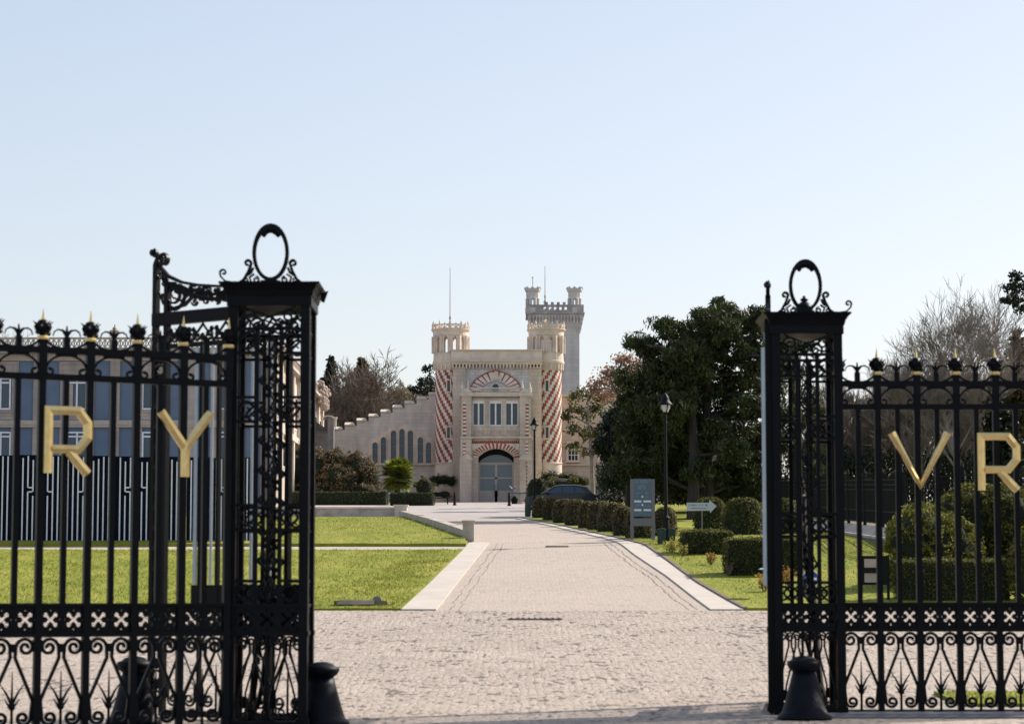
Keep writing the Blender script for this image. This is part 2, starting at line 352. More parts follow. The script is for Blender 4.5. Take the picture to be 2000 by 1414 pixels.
def again(o, loc, parent=None, rz=0, scale=None):
    """another object on the same mesh (with its children)"""
    c = o.copy(); COL.objects.link(c); c.location = loc
    if rz: c.rotation_euler = (0, 0, rz)
    if scale: c.scale = scale
    c.parent = parent if parent is not None else o.parent
    for k in o.children:
        again(k, k.location, c)
    return c
def copy_tree(o, loc, rz=0, scale=None, label=None):
    c = again(o, loc, None, rz, scale); c.parent = None; c.location = loc; c.rotation_euler = (0, 0, rz)
    ORG[c] = Vector(loc)
    if label: c['label'] = label
    return c
def quads(V, name, m, parent=None, world=False, extra=None):
    """V: (n,4,3) numpy quads -> one mesh"""
    n = len(V); me = bpy.data.meshes.new(name); A = V.reshape(-1, 3)
    if world and parent is not None: A = A-np.array(ORG[parent])
    me.vertices.add(n*4); me.vertices.foreach_set('co', A.astype(np.float32).ravel())
    me.loops.add(n*4); me.loops.foreach_set('vertex_index', np.arange(n*4, dtype=np.int32))
    me.polygons.add(n); me.polygons.foreach_set('loop_start', np.arange(0, n*4, 4, dtype=np.int32))
    try: me.polygons.foreach_set('loop_total', np.full(n, 4, dtype=np.int32))
    except Exception: pass
    me.materials.append(M[m] if isinstance(m, str) else m); me.update(calc_edges=True); me.validate()
    o = bpy.data.objects.new(name, me); COL.objects.link(o)
    if parent is not None: o.parent = parent; ORG[o] = ORG[parent]
    return o
def leafquads(c, size, rng, up=None, aspect=.55, nrm=None, flat=.0):
    """c (n,3) centres -> random leaf shaped quads"""
    n = len(c); a = rng.normal(size=(n,3))
    if nrm is not None: a = a*(1-flat)+nrm*flat*2.2
    a /= np.linalg.norm(a, axis=1)[:,None]+1e-9
    b = rng.normal(size=(n,3))
    if up is not None: b += np.array(up)
    b -= (b*a).sum(1)[:,None]*a; b /= np.linalg.norm(b, axis=1)[:,None]+1e-9
    t = np.cross(a, b); s = size*rng.uniform(.6, 1.35, n)[:,None]
    return np.stack([c-b*s*.5, c+t*s*aspect*.5, c+b*s*.5, c-t*s*aspect*.5], 1)
def arc(cx, cz, r0, r1, a0, a1, n=20, sx=1):
    return [(cx+(r0+(r1-r0)*i/n)*math.cos(R(a0+(a1-a0)*i/n))*sx, cz+(r0+(r1-r0)*i/n)*math.sin(R(a0+(a1-a0)*i/n))) for i in range(n+1)]
# ============================================================ GROUND
def GY(py):
    Y = 26.
    while Y < 178:
        if PZ(py, Y) <= gz(Y): return Y
        Y += .05
    return 178.
def G(px, py):
    Y = GY(py); return (PX(px, Y, py), Y, gz(Y))
def edge(pp):
    q = sorted([(G(x, y)[1], G(x, y)[0]) for x, y in pp]); ys = [a for a, b in q]; xs = [b for a, b in q]
    return lambda Y: float(np.interp(Y, ys, xs))
def strip(name, fl, fr, Y0, Y1, dz, m, nx=1, step=1.0, skirt=.15, rough=0):
    mb = MB(); ny = max(1, int((Y1-Y0)/step)); rng = np.random.default_rng(3)
    L = fl if callable(fl) else (lambda Y: fl); Rr = fr if callable(fr) else (lambda Y: fr)
    vs = []
    for i in range(ny+1):
        Y = Y0+(Y1-Y0)*i/ny; a, b = L(Y), Rr(Y)
        for k in range(nx+1):
            t = k/nx; vs.append((a+(b-a)*t, Y, gz(Y)+dz+(rng.uniform(-rough, rough) if rough else 0)))
    W = nx+1
    fs = [(i*W+k, i*W+k+1, (i+1)*W+k+1, (i+1)*W+k) for i in range(ny) for k in range(nx)]
    mb.add(vs, fs)
    if skirt:
        rim = [k for k in range(W)]+[i*W+nx for i in range(1, ny+1)]+[ny*W+k for k in range(nx-1, -1, -1)]+[i*W for i in range(ny-1, 0, -1)]
        rv = [vs[i] for i in rim]; n = len(rv)
        mb.add(rv+[(x, y, z-skirt) for x, y, z in rv], [(n+i, n+(i+1)%n, (i+1)%n, i) for i in range(n)])
    o = mb.build(name, m); o['kind'] = 'structure'; return o
g = MB()
ys = list(range(-60, 40, 10))+list(range(40, 210, 2))+[230, 300, 600, 1500, 4000]; xs = [-4000, -600, -150, -60, -30, -15, 0, 15, 30, 60, 150, 600, 4000]
g.add([(x, y, gz(y)-.1) for y in ys for x in xs], [(j*13+i, j*13+i+1, (j+1)*13+i+1, (j+1)*13+i) for j in range(len(ys)-1) for i in range(12)])
o = g.build('ground', 'earth'); o['kind'] = 'structure'
YE = GY(1192)
strip('street', -90, 90, -50, 30.9, -.02, 'asphalt', step=5)
strip('cobbled_forecourt_by_gate', -60, 60, 31.0, YE, 0, 'cobble', nx=2)
kl_out = edge([(785,1190),(840,1140),(872,1108),(905,1075),(917,1060)])
kl_in = edge([(852,1192),(900,1130),(940,1080),(955,1062)])
kr_out = edge([(1452,1192),(1360,1140),(1300,1095),(1258,1066),(1218,1056),(1130,1036),(1018,1013)])
kr_in = edge([(1388,1192),(1300,1125),(1240,1085),(1210,1062),(1110,1036),(1008,1013)])
Yp = GY(1061)
Yq = GY(1013)
wall_line = edge([(917,1056),(860,1034),(787,1010)])
strip('driveway', lambda Y: kl_in(Y)-.05 if Y < Yp else wall_line(Y)+.1, lambda Y: kr_in(Y)+.05, YE, Yq, 0, 'setts', nx=4)
strip('upper_forecourt', -45, lambda Y: PX(1060, Y), Yq, 178.6, .004, 'forecourt', nx=2, step=2)
strip('left_kerb', kl_out, kl_in, YE, Yp, .035, 'concrete')
strip('right_kerb', kr_in, kr_out, YE, Yq, .035, 'concrete')
Ypa, Ypb = GY(1075.5), GY(1068)
strip('lower_lawn', -34, lambda Y: kl_out(Y)-.02, YE+.1, Ypa, .045, 'grass', nx=30, rough=.012)
strip('garden_path', -34, lambda Y: kl_out(Y)-.02, Ypa, Ypb, .01, 'path')
strip('upper_lawn', -34, lambda Y: (kl_out(Y) if Y < Yp else wall_line(Y)-.12), Ypb, Yq-.3, .11, 'grass', nx=30, rough=.012)
XW = 11.5
def XWf(Y): return XW if Y > 74 else XW+(74-Y)*.37
strip('right_lawn', lambda Y: kr_out(Y)+.1, lambda Y: XWf(Y)+.1, YE+.1, Yq, .06, 'grass', nx=20, rough=.012)
strip('soil_edging', lambda Y: kr_out(Y)-.0, lambda Y: kr_out(Y)+.1, YE+.1, Yq, .07, 'earth')
strip('far_right_lawn', lambda Y: PX(1060, Y)+.05, 30, Yq, 178, .06, 'grass', nx=6, step=2)
strip('gate_lawn', 6.4, 13, 35.2, 37.6, .05, 'grass', nx=6)
o = strip('pavement_by_gate', 3.8, 30, 32.6, 34.4, .03, 'greywall')
# irregular row of edging setts between driveway and kerbs
mb = MB(); rnd = random.Random(5)
for e, sgn in ((kl_in, 1), (kr_in, -1)):
    Y = YE+.1
    while Y < Yp-.3:
        X = e(Y)+sgn*(.28+rnd.uniform(-.03, .03)); dl = rnd.uniform(.5, 1.1)
        for q_ in (0, .2): X2 = X+sgn*q_+rnd.uniform(-.02, .02); X3 = X2+e(Y+dl)-e(Y); w_ = rnd.uniform(.008, .02); mb.add([(X2-w_, Y, gz(Y)+.004), (X2+w_, Y, gz(Y)+.004), (X3+w_, Y+dl*rnd.uniform(.8,1), gz(Y+dl)+.005), (X3-w_, Y+dl*.9, gz(Y+dl*.9)+.005)], [(0,1,2,3)])
        Y += dl
o = mb.build('joint_setts', 'joint'); o['kind'] = 'structure'
# grass blades
rng = np.random.default_rng(11)
def blades(n, fx, Y0, Y1, dz):
    Y = rng.uniform(Y0, Y1, n); t = rng.uniform(0, 1, n); X = np.array([fx(y, q) for y, q in zip(Y, t)])
    z = np.interp(Y, _gy, _gz)+dz
    keep = (np.sin(X*3.1+np.sin(Y*1.3)*2)*np.sin(Y*1.1+X) > rng.uniform(-1.6, .7, n)); X, Y, z = X[keep], Y[keep], z[keep]; n = len(X)
    h = rng.uniform(.015, .055, n); a = rng.uniform(0, 6.28, n); w = rng.uniform(.008, .016, n); l = rng.normal(size=(n,2))*.03
    dx, dy = np.cos(a)*w, np.sin(a)*w
    b = np.stack([X, Y, z-.02], 1)
    return np.stack([b+np.stack([-dx,-dy,0*X],1), b+np.stack([dx,dy,0*X],1), b+np.stack([dx*.3+l[:,0], dy*.3+l[:,1], h+.02],1), b+np.stack([-dx*.3+l[:,0],-dy*.3+l[:,1],h+.02],1)], 1)
V = np.concatenate([
    blades(34000, lambda y, q: PX(1000-q*1010, y) if PX(1000-q*1010, y) < kl_out(y)-.05 else kl_out(y)-q*12-.05, YE+.15, Ypa, .045),
    blades(12000, lambda y, q: wall_line(max(y, Yp))-.2-q*8, Ypb, Yq-2, .11),
    blades(26000, lambda y, q: kr_out(y)+.15+q*(XWf(y)-.2-kr_out(y)-.2), YE+.15, 95, .06),
    blades(2500, lambda y, q: 6.45+q*5, 35.25, 37.5, .05)])
o = quads(V, 'grass', 'blade'); tag(o, 'short lawn grass on both sides of the driveway', 'grass', kind='stuff')
# white lawn line
# drain grates
def grate(px, py, wpx):
    x, Y, z = G(px, py); w2 = wpx/2*Y/F
    t = thing('drain_grate', None, 'drain', (x, Y, z))
    m = MB(); m.box(-w2, w2, -.35, .35, -.02, .012); m.build('frame', 'joint', t)
    m = MB()
    for i in range(9): u = -w2+w2*2*(i+.5)/9; m.box(u-w2*.035, u+w2*.035, -.3, .3, .012, .022)
    m.build('slats', 'black', t); return t
grate(1045, 1208, 104)['label'] = 'larger dark iron drain grate in the cobbles, nearer the open gate'
grate(1088, 1067, 44)['label'] = 'small dark drain grate in the driveway beside the information sign'
# low ground floodlight in a pit at the lawn edge
x, Y, z = G(705, 1186)
t = thing('ground_light', 'low grey ground light in a dark pit at the front edge of the left lawn', 'lamp', (x, Y+.15, z+.05))
m = MB(); m.box(-.62, .6, -.12, .14, -.05, .1); m.build('pit', 'earth', t)
m = MB(); m.box(-.55, .3, -.2, -.12, .02, .075); m.box(-.5, .3, -.125, -.06, .08, .12); m.build('rail', 'wallstone', t)
m = MB(); m.tube([(.36,-.1,.1),(.36,.12,.1)], .11, 12); m.build('lamp_housing', 'sign_grey', t)
# ------------------------------------------------------------ low stone walls of the left lawn
t = thing('low_wall', 'low pale stone wall running back along the driveway to the upper forecourt', 'wall', G(917, 1056))
pa = [G(917, 1056), G(787, 1011)]; N = 6
for i in range(N):
    a = [pa[0][k]+(pa[1][k]-pa[0][k])*(i+.04)/N for k in range(2)]; b = [pa[0][k]+(pa[1][k]-pa[0][k])*(i+.97)/N for k in range(2)]
    nxn = Vector((b[1]-a[1], -(b[0]-a[0]))).normalized()*.17
    za, zb = gz(a[1]), gz(b[1]); h = .34
    vs = []
    for (p, zz) in ((a, za), (b, zb)):
        for sgn in (-1, 1):
            for hh in (-.1, h): vs.append((p[0]+sgn*nxn.x, p[1]+sgn*nxn.y, zz+hh))
    mb = MB(); mb.add(vs, [(0,1,3,2),(4,6,7,5),(0,4,5,1),(2,3,7,6),(1,5,7,3),(0,2,6,4)])
    mb.build('stone_block', 'wallstone', t, world=True)
mb = MB(); x, Y, z = G(914, 1057); mb.box(x-.17, x+.2, Y-.2, Y+.2, z-.1, z+.62); mb.box(x-.2, x+.23, Y-.23, Y+.23, z+.62, z+.68); mb.build('end_pillar', 'wallstone', t, world=True)
x, Y, z = G(787, 1011)
t = thing('low_wall', 'low stone retaining wall between the upper lawn and the forecourt', 'wall', (x, Y, z))
mb = MB(); mb.box(x-22, x-.4, Y-.15, Y+.25, z-.2, z+.44); mb.build('wall', 'wallstone', t, world=True)
mb = MB(); mb.box(x-22, x-.4, Y-.22, Y+.32, z+.44, z+.52); mb.build('coping', 'coping', t, world=True)
mb = MB()
for i in range(5): mb.box(x-2.3-i*2.1, x-2.15-i*2.1, Y-.2, Y-.15, z, z+.44)
mb.build('joint_piers', 'wallstone', t, world=True)
mb = MB(); mb.box(x-.4, x+.2, Y-.25, Y+.35, z-.1, z+.55); mb.box(x-.46, x+.26, Y-.31, Y+.41, z+.55, z+.63); mb.build('end_pillar', 'beige_plain', t, world=True)
# ============================================================ CASTLE
Y0 = 180.0; zb = gz(179)
t = thing('castle_gatehouse', 'beige castle gatehouse with red and white checked round towers at the end of the driveway', 'castle', (PX(968, Y0), Y0, zb))
def W(mb, name, m, parent=None, smooth=False, label=None): return mb.build(name, m, parent or t, world=True, smooth=smooth, label=label)
# --- central block: wall with recess
mb = MB(); mb.pbox(884, 909, 722, 985, Y0, 6); mb.pbox(1033, 1058, 722, 985, Y0, 6)
mb.pbox(909, 1033, 760, 985, Y0+.25, 5); W(mb, 'central_block', 'beige')
mb = MB(); mb.pbox(909, 1033, 706, 760, Y0+.22, 5); W(mb, 'glazed_panel', 'panel_white')
mb = MB(); mb.pbox(881, 1059, 685, 703, Y0-.1, 7); W(mb, 'parapet', 'beige_plain')
mb = MB(); mb.pbox(879.5, 1060.5, 682.5, 685, Y0-.2, 7.2); mb.pbox(879.5, 1061, 703, 706, Y0-.28, 7.3); W(mb, 'cornice', 'coping')
mb = MB(); mb.pbox(881, 1059, 706, 710, Y0-.16, .6)
for i in range(27):
    c = 884.5+i*6.6; mb.pprism([(c-1.3,710),(c+1.3,710),(c+1.3,716),(c+.5,720),(c-.5,720),(c-1.3,716)], Y0-.14, .5)
    mb.pprism([(c+1.3,710),(c+5.3,710),(c+5.3,714),(c+4.3,712),(c+3.3,711.2),(c+2.3,712),(c+1.3,714)], Y0-.1, .4)
mb.pbox(884, 909, 716, 722, Y0+.05, .5); mb.pbox(1033, 1058, 716, 722, Y0+.05, .5)
W(mb, 'corbel_arcade', 'beige_plain')
# fan arch over the porch
def pointed(cx, base, hw, hh, tt):
    """tt 0..1 along a flat pointed arch"""
    s = -1 if tt < .5 else 1; q = abs(tt-.5)*2      # q=1 at springing
    a = q*math.pi/2
    return (cx+s*hw*math.sin(a), base-hh*(math.cos(a)**.9*.74+.26*(1-math.sin(a))) if q < .999 else base)
def voussoirs(mb, cx, base, hw, hh, iw, ih, n, Y, d, fr=.5, lo=0, hi=1):
    for i in range(n):
        a0 = lo+(hi-lo)*i/n; a1 = lo+(hi-lo)*(i+fr)/n; a2 = lo+(hi-lo)*(i+1)/n
        for (u, v, mi) in ((a0, a1, 0), (a1, a2, 1)):
            m_ = (u+v)/2
            o1 = [pointed(cx, base, hw, hh, q) for q in (u, m_, v)]; i1 = [pointed(cx, base, iw, ih, q) for q in (v, m_, u)]
            mb.pprism(o1+i1, Y+(0 if mi else -.012), d+(0 if mi else .012), mi)
mb = MB(); voussoirs(mb, 968, 764, 50, 41, 28, 21, 13, Y0+.1, .2, .26); W(mb, 'fan_arch', ['red', 'white_brick'])
mb = MB(); pts = [pointed(968, 764, 51, 42, i/24) for i in range(25)]; pt2 = [pointed(968, 764, 49, 40, i/24) for i in range(24, -1, -1)]
mb.pprism(pts+pt2, Y0+.04, .2); W(mb, 'arch_moulding', 'red')
mb = MB(); pts = [pointed(968, 764, 30, 23, i/24) for i in range(25)]; pt2 = [pointed(968, 764, 28.4, 21.4, i/24) for i in range(24, -1, -1)]
mb.pprism(pts+pt2, Y0+.07, .2); mb.pprism([(961,741),(963,728),(968,725.5),(973,728),(975,741)], Y0+.05, .2); W(mb, 'keystone', 'beige_plain')
mb = MB(); mb.pprism([(962,764),(962,755),(965,750),(971,750),(974,755),(974,764)], Y0+.18, .1); W(mb, 'niche_window', 'glass')
# --- round towers
def tower(cx, flip, label):
    Yc = Y0+1.55; X = PX(cx, Yc, 800); Rr = 1.13; n = 32
    z = lambda py: PZ(py, Yc-1.1)
    mb = MB(); mb.lathe([(Rr+.12, zb-.2), (Rr+.12, z(955)), (Rr+.02, z(950)), (Rr+.02, z(905)), (Rr+.09, z(904)), (Rr+.03, z(902.5))], 32, (X, Yc, 0))
    root = W(mb, 'round_tower', 'beige_plain', smooth=False, label=label)
    # checked shaft: one face per brick, staircase stripes
    mb = MB(); z0, z1 = z(903), z(721); rows = 30; n = 52
    vs = [(X+Rr*math.cos(2*math.pi*k/n), Yc+Rr*math.sin(2*math.pi*k/n), z0+(z1-z0)*j/rows) for j in range(rows+1) for k in range(n)]
    for j in range(rows):
        for k in range(n):
            kk = (k if flip else -k)
            idx = ((j+kk) % 4) < 2
            mb.add([vs[j*n+k], vs[j*n+(k+1)%n], vs[(j+1)*n+(k+1)%n], vs[(j+1)*n+k]], [(0,1,2,3)], 0 if idx else 1)
    W(mb, 'checked_shaft', ['red', 'white_brick'], root)
    for pyc in (754, 845):
        mb = MB()
        ang = -90+(2 if not flip else -6); a = R(ang); c, s_ = math.cos(a), math.sin(a)
        mb.T = Matrix.Translation((X+c*(Rr-.02), Yc+s_*(Rr-.02), z(pyc)))@Matrix.Rotation(a+math.pi/2, 4, 'Z')
        mb.box(-.19, .19, -.06, .1, -.5, .5, 0); mb.box(-.1, .1, -.08, .1, -.4, .4, 1)
        mb.T = None; W(mb, 'slit_window', ['beige_plain', 'glass'], root)
    mb = MB(); L = Rr+.16
    mb.lathe([(Rr, z(723)), (Rr+.03, z(720)), (L-.02, z(711)), (L+.05, z(708)), (L+.05, z(704)), (L, z(703)), (L-.02, z(690)), (L-.02, z(688))], 32, (X, Yc, 0))
    for k in range(24):
        a = 2*math.pi*k/24; mb.T = Matrix.Translation((X+math.cos(a)*(L-.04), Yc+math.sin(a)*(L-.04), 0))@Matrix.Rotation(a+math.pi/2, 4, 'Z')
        mb.box(-.05, .05, -.06, .12, z(721), z(710))
    mb.T = None; W(mb, 'corbel_ring', 'beige_plain', root)
    # lantern: piers and openings
    mb = MB(); nn = 12; zt, zl = z(655), z(688)
    for k in range(nn):
        a = 2*math.pi*(k+.5)/nn-math.pi/2; mb.T = Matrix.Translation((X, Yc, 0))@Matrix.Rotation(a+math.pi/2, 4, 'Z')
        wd = L*math.tan(math.pi/nn); gap = .14
        mb.box(gap, wd*1.0, -L, -L+.22, zl, zt); mb.box(-wd*1.0, -gap, -L, -L+.22, zl, zt)
        mb.tube([(wd, -L-.02, zl), (wd, -L-.02, zt)], .07, 6)
        mb.prism([(-gap, zt), (-gap, zt-.25), (-gap*.6, zt-.08), (0, zt-.02), (gap*.6, zt-.08), (gap, zt-.25), (gap, zt)], -L+.01, -L+.2)
    mb.T = None
    mb.lathe([(L-.03, z(655)), (L+.02, z(654)), (L+.03, z(647)), (L+.12, z(644)), (L+.16, z(642.5)), (L+.16, z(641)), (L+.02, z(640.5))], 32, (X, Yc, 0))
    W(mb, 'lantern', 'beige_plain', root)
    mb = MB(); m2 = 20
    for k in range(m2):
        a = 2*math.pi*k/m2; mb.T = Matrix.Translation((X, Yc, 0))@Matrix.Rotation(a, 4, 'Z')
        q = z(641); mb.box(-.04, .04, -L-.12, -L+.0, q, q+(.47 if k % 2 == 0 else .36)); mb.tube([(0, -L-.06, q+.3), (0, -L-.06, q+.62 if k % 2 == 0 else q+.45)], [.08, .01], 5)
        wd = (L+.06)*math.tan(math.pi/m2); mb.T = Matrix.Translation((X, Yc, 0))@Matrix.Rotation(a+math.pi/m2, 4, 'Z')
        mb.box(-wd, wd, -L-.09, -L-.02, q+.24, q+.32); mb.ribbon([(-wd, q), (0, q+.24), (wd, q)], .06, .06, -L-.05)
    mb.T = None; W(mb, 'openwork_crown', 'beige_plain', root)
    return X, Yc
xl, yc = tower(880, True, 'left round tower with checks running down to the right')
xr, yc = tower(1067, False, 'right round tower with checks running up to the right')
def pole(px, ptop, pbot, Y, r, label, lump=None):
    x = PX(px, Y, 600); z0, z1 = PZ(pbot, Y), PZ(ptop, Y)
    T = thing('flagpole', label, 'pole', (x, Y, z0))
    m_ = MB(); m_.tube([(0,0,0), (0,0,z1-z0)], [r, r*.45], 6); m_.build('mast', 'flagpole', T)
    m_ = MB(); m_.lathe([(.04,0),(.12,.1),(.14,.3),(.06,.45),(.05,.6),(.09,.75),(.03,.95),(.02,1.1)], 8); m_.build('foot', lump or 'tower_dark', T)
    return T
pole(879, 523, 641, Y0+1.55, .045, 'tall bare thin mast standing on the left checked tower')
# ---- porch
t_porch = t
Yp0 = 177.6; Yw = Yp0+.2
mb = MB()
mb.pbox(921, 1015, 776, 782, Yp0, 2.5); mb.pbox(921, 923, 782, 832, Yp0, 2.4); mb.pbox(946.5, 955.5, 782, 832, Yp0, 2.4); mb.pbox(980.5, 987, 782, 832, Yp0, 2.4); mb.pbox(1012.5, 1015, 782, 832, Yp0, 2.4)
mb.pbox(921, 1015, 832, 872, Yp0, 2.5)
arch = lambda x0, x1, sp, top, n: [(x0+(x1-x0)*i/n, sp-(sp-top)*math.sin(math.pi*i/n)**.8) for i in range(n+1)]
mb.pprism([(921,872),(921,985),(934,985),(934,893)]+arch(934, 1004, 893, 876, 14)[1:-1]+[(1004,893),(1004,985),(1015,985),(1015,872)], Yp0, .7)
porch = W(mb, 'porch', 'beige', label='projecting two storey entrance porch')
for (x0, x1, s) in ((901, 921, -1), (1015, 1037, 1)):
    mb = MB(); mb.pbox(x0, x1, 772, 855, Yp0-.3, 3); mb.pbox(x0-1.5*(s < 0), x1+1.5*(s > 0), 855, 893, Yp0-.5, 3.2)
    mb.pbox(x0-3*(s < 0), x1+3*(s > 0), 893, 985, Yp0-.75, 3.4)
    W(mb, 'buttress', 'beige', porch)
for (x0, x1, s) in ((901, 921, -1), (1015, 1037, 1)):
    mb = MB(); mb.pbox(x0-3, x1+3, 768, 773, Yp0-.42, 3.2); mb.pbox(x0-2.5, x1+3.5, 853, 856, Yp0-.6, 3.3)
    xm = (x0+x1)/2
    mb.pprism([(x0-3,768),(x1+3,768),(xm+5,759),(xm-5,759)], Yp0-.3, 1)
    mb.pprism([(x0-3,898),(x0+6,887),(x1-6,887),(x1+4,898)], Yp0-.78, .6)
    W(mb, 'buttress_cap', 'coping', porch)
mb = MB(); mb.pbox(921, 1015, 769, 774, Yp0-.2, 2.6); mb.pbox(921, 1015, 852.5, 855.5, Yp0-.2, .5)
W(mb, 'string_course', 'coping', porch)
mb = MB()
for (x0) in (904.5, 1026.5):
    for i in range(9): mb.pbox(x0, x0+6, 785+i*7.4, 788.9+i*7.4, Yp0-.34, .1, 0); mb.pbox(x0, x0+6, 788.9+i*7.4, 792.4+i*7.4, Yp0-.33, .1, 1)
    for i in range(4): mb.pbox(x0, x0+5, 861+i*7, 865+i*7, Yp0-.54, .1, 0); mb.pbox(x0, x0+5, 865+i*7, 868+i*7, Yp0-.53, .1, 1)
    for i in range(10): mb.pbox(x0+1, x0+3.5, 902+i*7.3, 904.6+i*7.3, Yp0-.79, .1, 1 if x0 > 1000 else 2)
W(mb, 'checked_quoins', ['white_brick', 'red', 'coping'], porch)
mb = MB()
for i in range(30): c = 923+i*3.05; mb.pbox(c, c+1.4, 774, 778, Yp0-.1, .2)
W(mb, 'dentils', 'tower_dark', porch)
mb = MB(); mb.pbox(914, 1023, 757, 758.6, Yp0-.15, .3); mb.pbox(914, 1023, 766, 769, Yp0-.15, .3)
for i in range(27):
    c = 914+i*4.05; mb.ribbon([(PX(c, Yp0, 762), PZ(766, Yp0)), (PX(c+2, Yp0, 762), PZ(758, Yp0)), (PX(c+4.05, Yp0, 762), PZ(766, Yp0))], .05, .12, Yp0-.05)
W(mb, 'balustrade', 'beige_plain', porch)
mb = MB()
for (c, top) in ((903, 746), (914, 742), (1020, 742), (1035, 746)):
    X = PX(c, Yp0, 760); z0, z1 = PZ(769, Yp0), PZ(top, Yp0)
    mb.tube([(X, Yp0, z0), (X, Yp0, z0+.3), (X, Yp0, z0+.34), (X, Yp0, z0+.4), (X, Yp0, z1)], [.13, .12, .17, .11, .015], 6)
W(mb, 'pinnacles', 'coping', porch)
for k, (x0, x1) in enumerate(((922.5, 947), (955, 981), (986.5, 1013))):
    m_ = MB(); m_.pbox(x0, x1, 782, 788, Yw-.1, .12); m_.pbox(x0, x1, 829.5, 832, Yw-.1, .12); m_.pbox(x0, x0+2.3, 788, 829.5, Yw-.1, .12); m_.pbox(x1-2.3, x1, 788, 829.5, Yw-.1, .12)
    xm = (x0+x1)/2; m_.pbox(xm-1.5, xm+1.5, 788, 829.5, Yw-.1, .12)
    wdw = W(m_, 'window', 'white_paint', porch)
    m_ = MB(); m_.pbox(x0+1.8, x1-1.8, 788, 829.5, Yw-.01, .03); m_.build('pane', 'glass2', porch, world=True)
mb = MB()
for (x0, x1) in ((924, 947), (957, 980), (989, 1012)):
    for q in range(3):
        c = x0+(x1-x0)*(q+.5)/3; X = PX(c, Yp0, 842); Z = PZ(843, Yp0)
        for a in (45, 135): mb.ribbon([(X-.13*math.cos(R(a)), Z-.2*math.sin(R(a))), (X+.13*math.cos(R(a)), Z+.2*math.sin(R(a)))], .045, .06, Yp0-.02)
        mb.ribbon(arc(X, Z, .1, .1, 0, 360, 10), .035, .06, Yp0-.02)
    mb.pbox(x0-2, x0-.6, 835, 851, Yp0-.05, .1); mb.pbox(x1+.6, x1+2, 835, 851, Yp0-.05, .1)
W(mb, 'tracery_panels', 'beige_plain', porch)
mb = MB(); mb.pbox(921, 1015, 863, 865.4, Yp0-.05, .1, 0)
for i in range(24): c = 921+i*3.92; mb.pprism([(c,863),(c+1.96,859.5),(c+3.92,863)], Yp0-.045, .1, 0)
mb.pprism([(922,866.5),(951,866.5),(938,872.5),(926,878),(922,878)], Yp0-.03, .1, 1); mb.pprism([(1014,866.5),(985,866.5),(998,872.5),(1010,878),(1014,878)], Yp0-.03, .1, 1)
W(mb, 'red_frieze', ['red', 'white_brick'], porch)
mb = MB()
def roundarch(tt, hw, hh, base=893, cx=969): a = math.pi*tt; return (cx-hw*math.cos(a), base-hh*math.sin(a)**.85)
nv = 17
for i in range(nv*2):
    if i % 2 == 0: mi = 1; off = -.05
    else: mi = 0; off = -.065
    u, v = i/(nv*2), (i+1)/(nv*2)
    mb.pprism([roundarch(u, 45, 28), roundarch((u+v)/2, 45, 28), roundarch(v, 45, 28), roundarch(v, 35, 17), roundarch((u+v)/2, 35, 17), roundarch(u, 35, 17)], Yp0+off, .3, mi)
W(mb, 'door_arch', ['red', 'beige_plain'], porch)
# doorway
Yd = Yp0+1.0
mb = MB(); mb.pbox(930, 934.5, 870, 985, Yp0+.7, .8); mb.pbox(1003.5, 1010, 870, 985, Yp0+.7, .8); mb.pbox(926, 1012, 862, 876, Yp0+.7, .8); W(mb, 'reveal', 'beige_plain', porch)
door = MB()
door.pbox(934, 1004, 903, 908, Yd-.1, .1); door.pbox(934, 938, 908, 985, Yd-.1, .1); door.pbox(1000, 1004, 908, 985, Yd-.1, .1); door.pbox(966.5, 971.5, 908, 985, Yd-.1, .1)
door.pbox(938, 1000, 958, 985, Yd-.1, .1); door.pbox(938, 1000, 932, 935, Yd-.1, .1)
dr = W(door, 'door', 'door_paint', t, label='tall glazed double door under the brick arch')
mb = MB(); mb.pbox(938, 1000, 908, 958, Yd-.03, .04, 0); mb.pbox(934, 1004, 870, 903, Yd-.02, .04, 1); W(mb, 'pane', ['door_glass', 'black'], dr)
mb = MB(); pts = [(938,903)]+arch(938, 1000, 900, 888, 12)+[(1000,903)]; mb.pprism(pts, Yd-.05, .02); W(mb, 'fanlight', 'door_glass', dr)
mb = MB()
for c in (966, 972): X = PX(c, Yd, 955); mb.tube([(X, Yd-.18, PZ(970, Yd)), (X, Yd-.18, PZ(945, Yd))], .03, 6)
W(mb, 'handle', 'sign_grey', dr)
mb = MB(); mb.pbox(896, 1040, 981.5, 985.5, Yp0-1.1, 3.5); W(mb, 'doorstep', 'coping', t)
# ---------------- square keep behind
Yk = 215.; kx = lambda p, y=650: PX(p, Yk, y)
t2 = thing('stone_tower', 'tall square grey stone tower with two corner turrets behind the gatehouse', 'tower', (kx(1083), Yk, gz(Yk)))
W2 = lambda mb, n, m, par=None: mb.build(n, m, par or t2, world=True)
mb = MB(); mb.pbox(1037, 1132, 640, 1000, Yk, 4.3); W2(mb, 'shaft', 'tower_stone')
zt = lambda py: PZ(py, Yk)
xa, xb = kx(1037), kx(1132)
mb = MB()
def flare(z0, e0, z1, e1):
    mb.add([(xa-e0, Yk-e0, z0), (xb+e0, Yk-e0, z0), (xb+e0, Yk+4.3+e0, z0), (xa-e0, Yk+4.3+e0, z0), (xa-e1, Yk-e1, z1), (xb+e1, Yk-e1, z1), (xb+e1, Yk+4.3+e1, z1), (xa-e1, Yk+4.3+e1, z1)], [(0,1,5,4),(1,2,6,5),(2,3,7,6),(3,0,4,7),(4,5,6,7),(3,2,1,0)])
flare(zt(648), .0, zt(634), .14); flare(zt(634), .14, zt(622), .22); flare(zt(622), .22, zt(614), .26)
W2(mb, 'flared_head', 'tower_stone')
mb = MB()
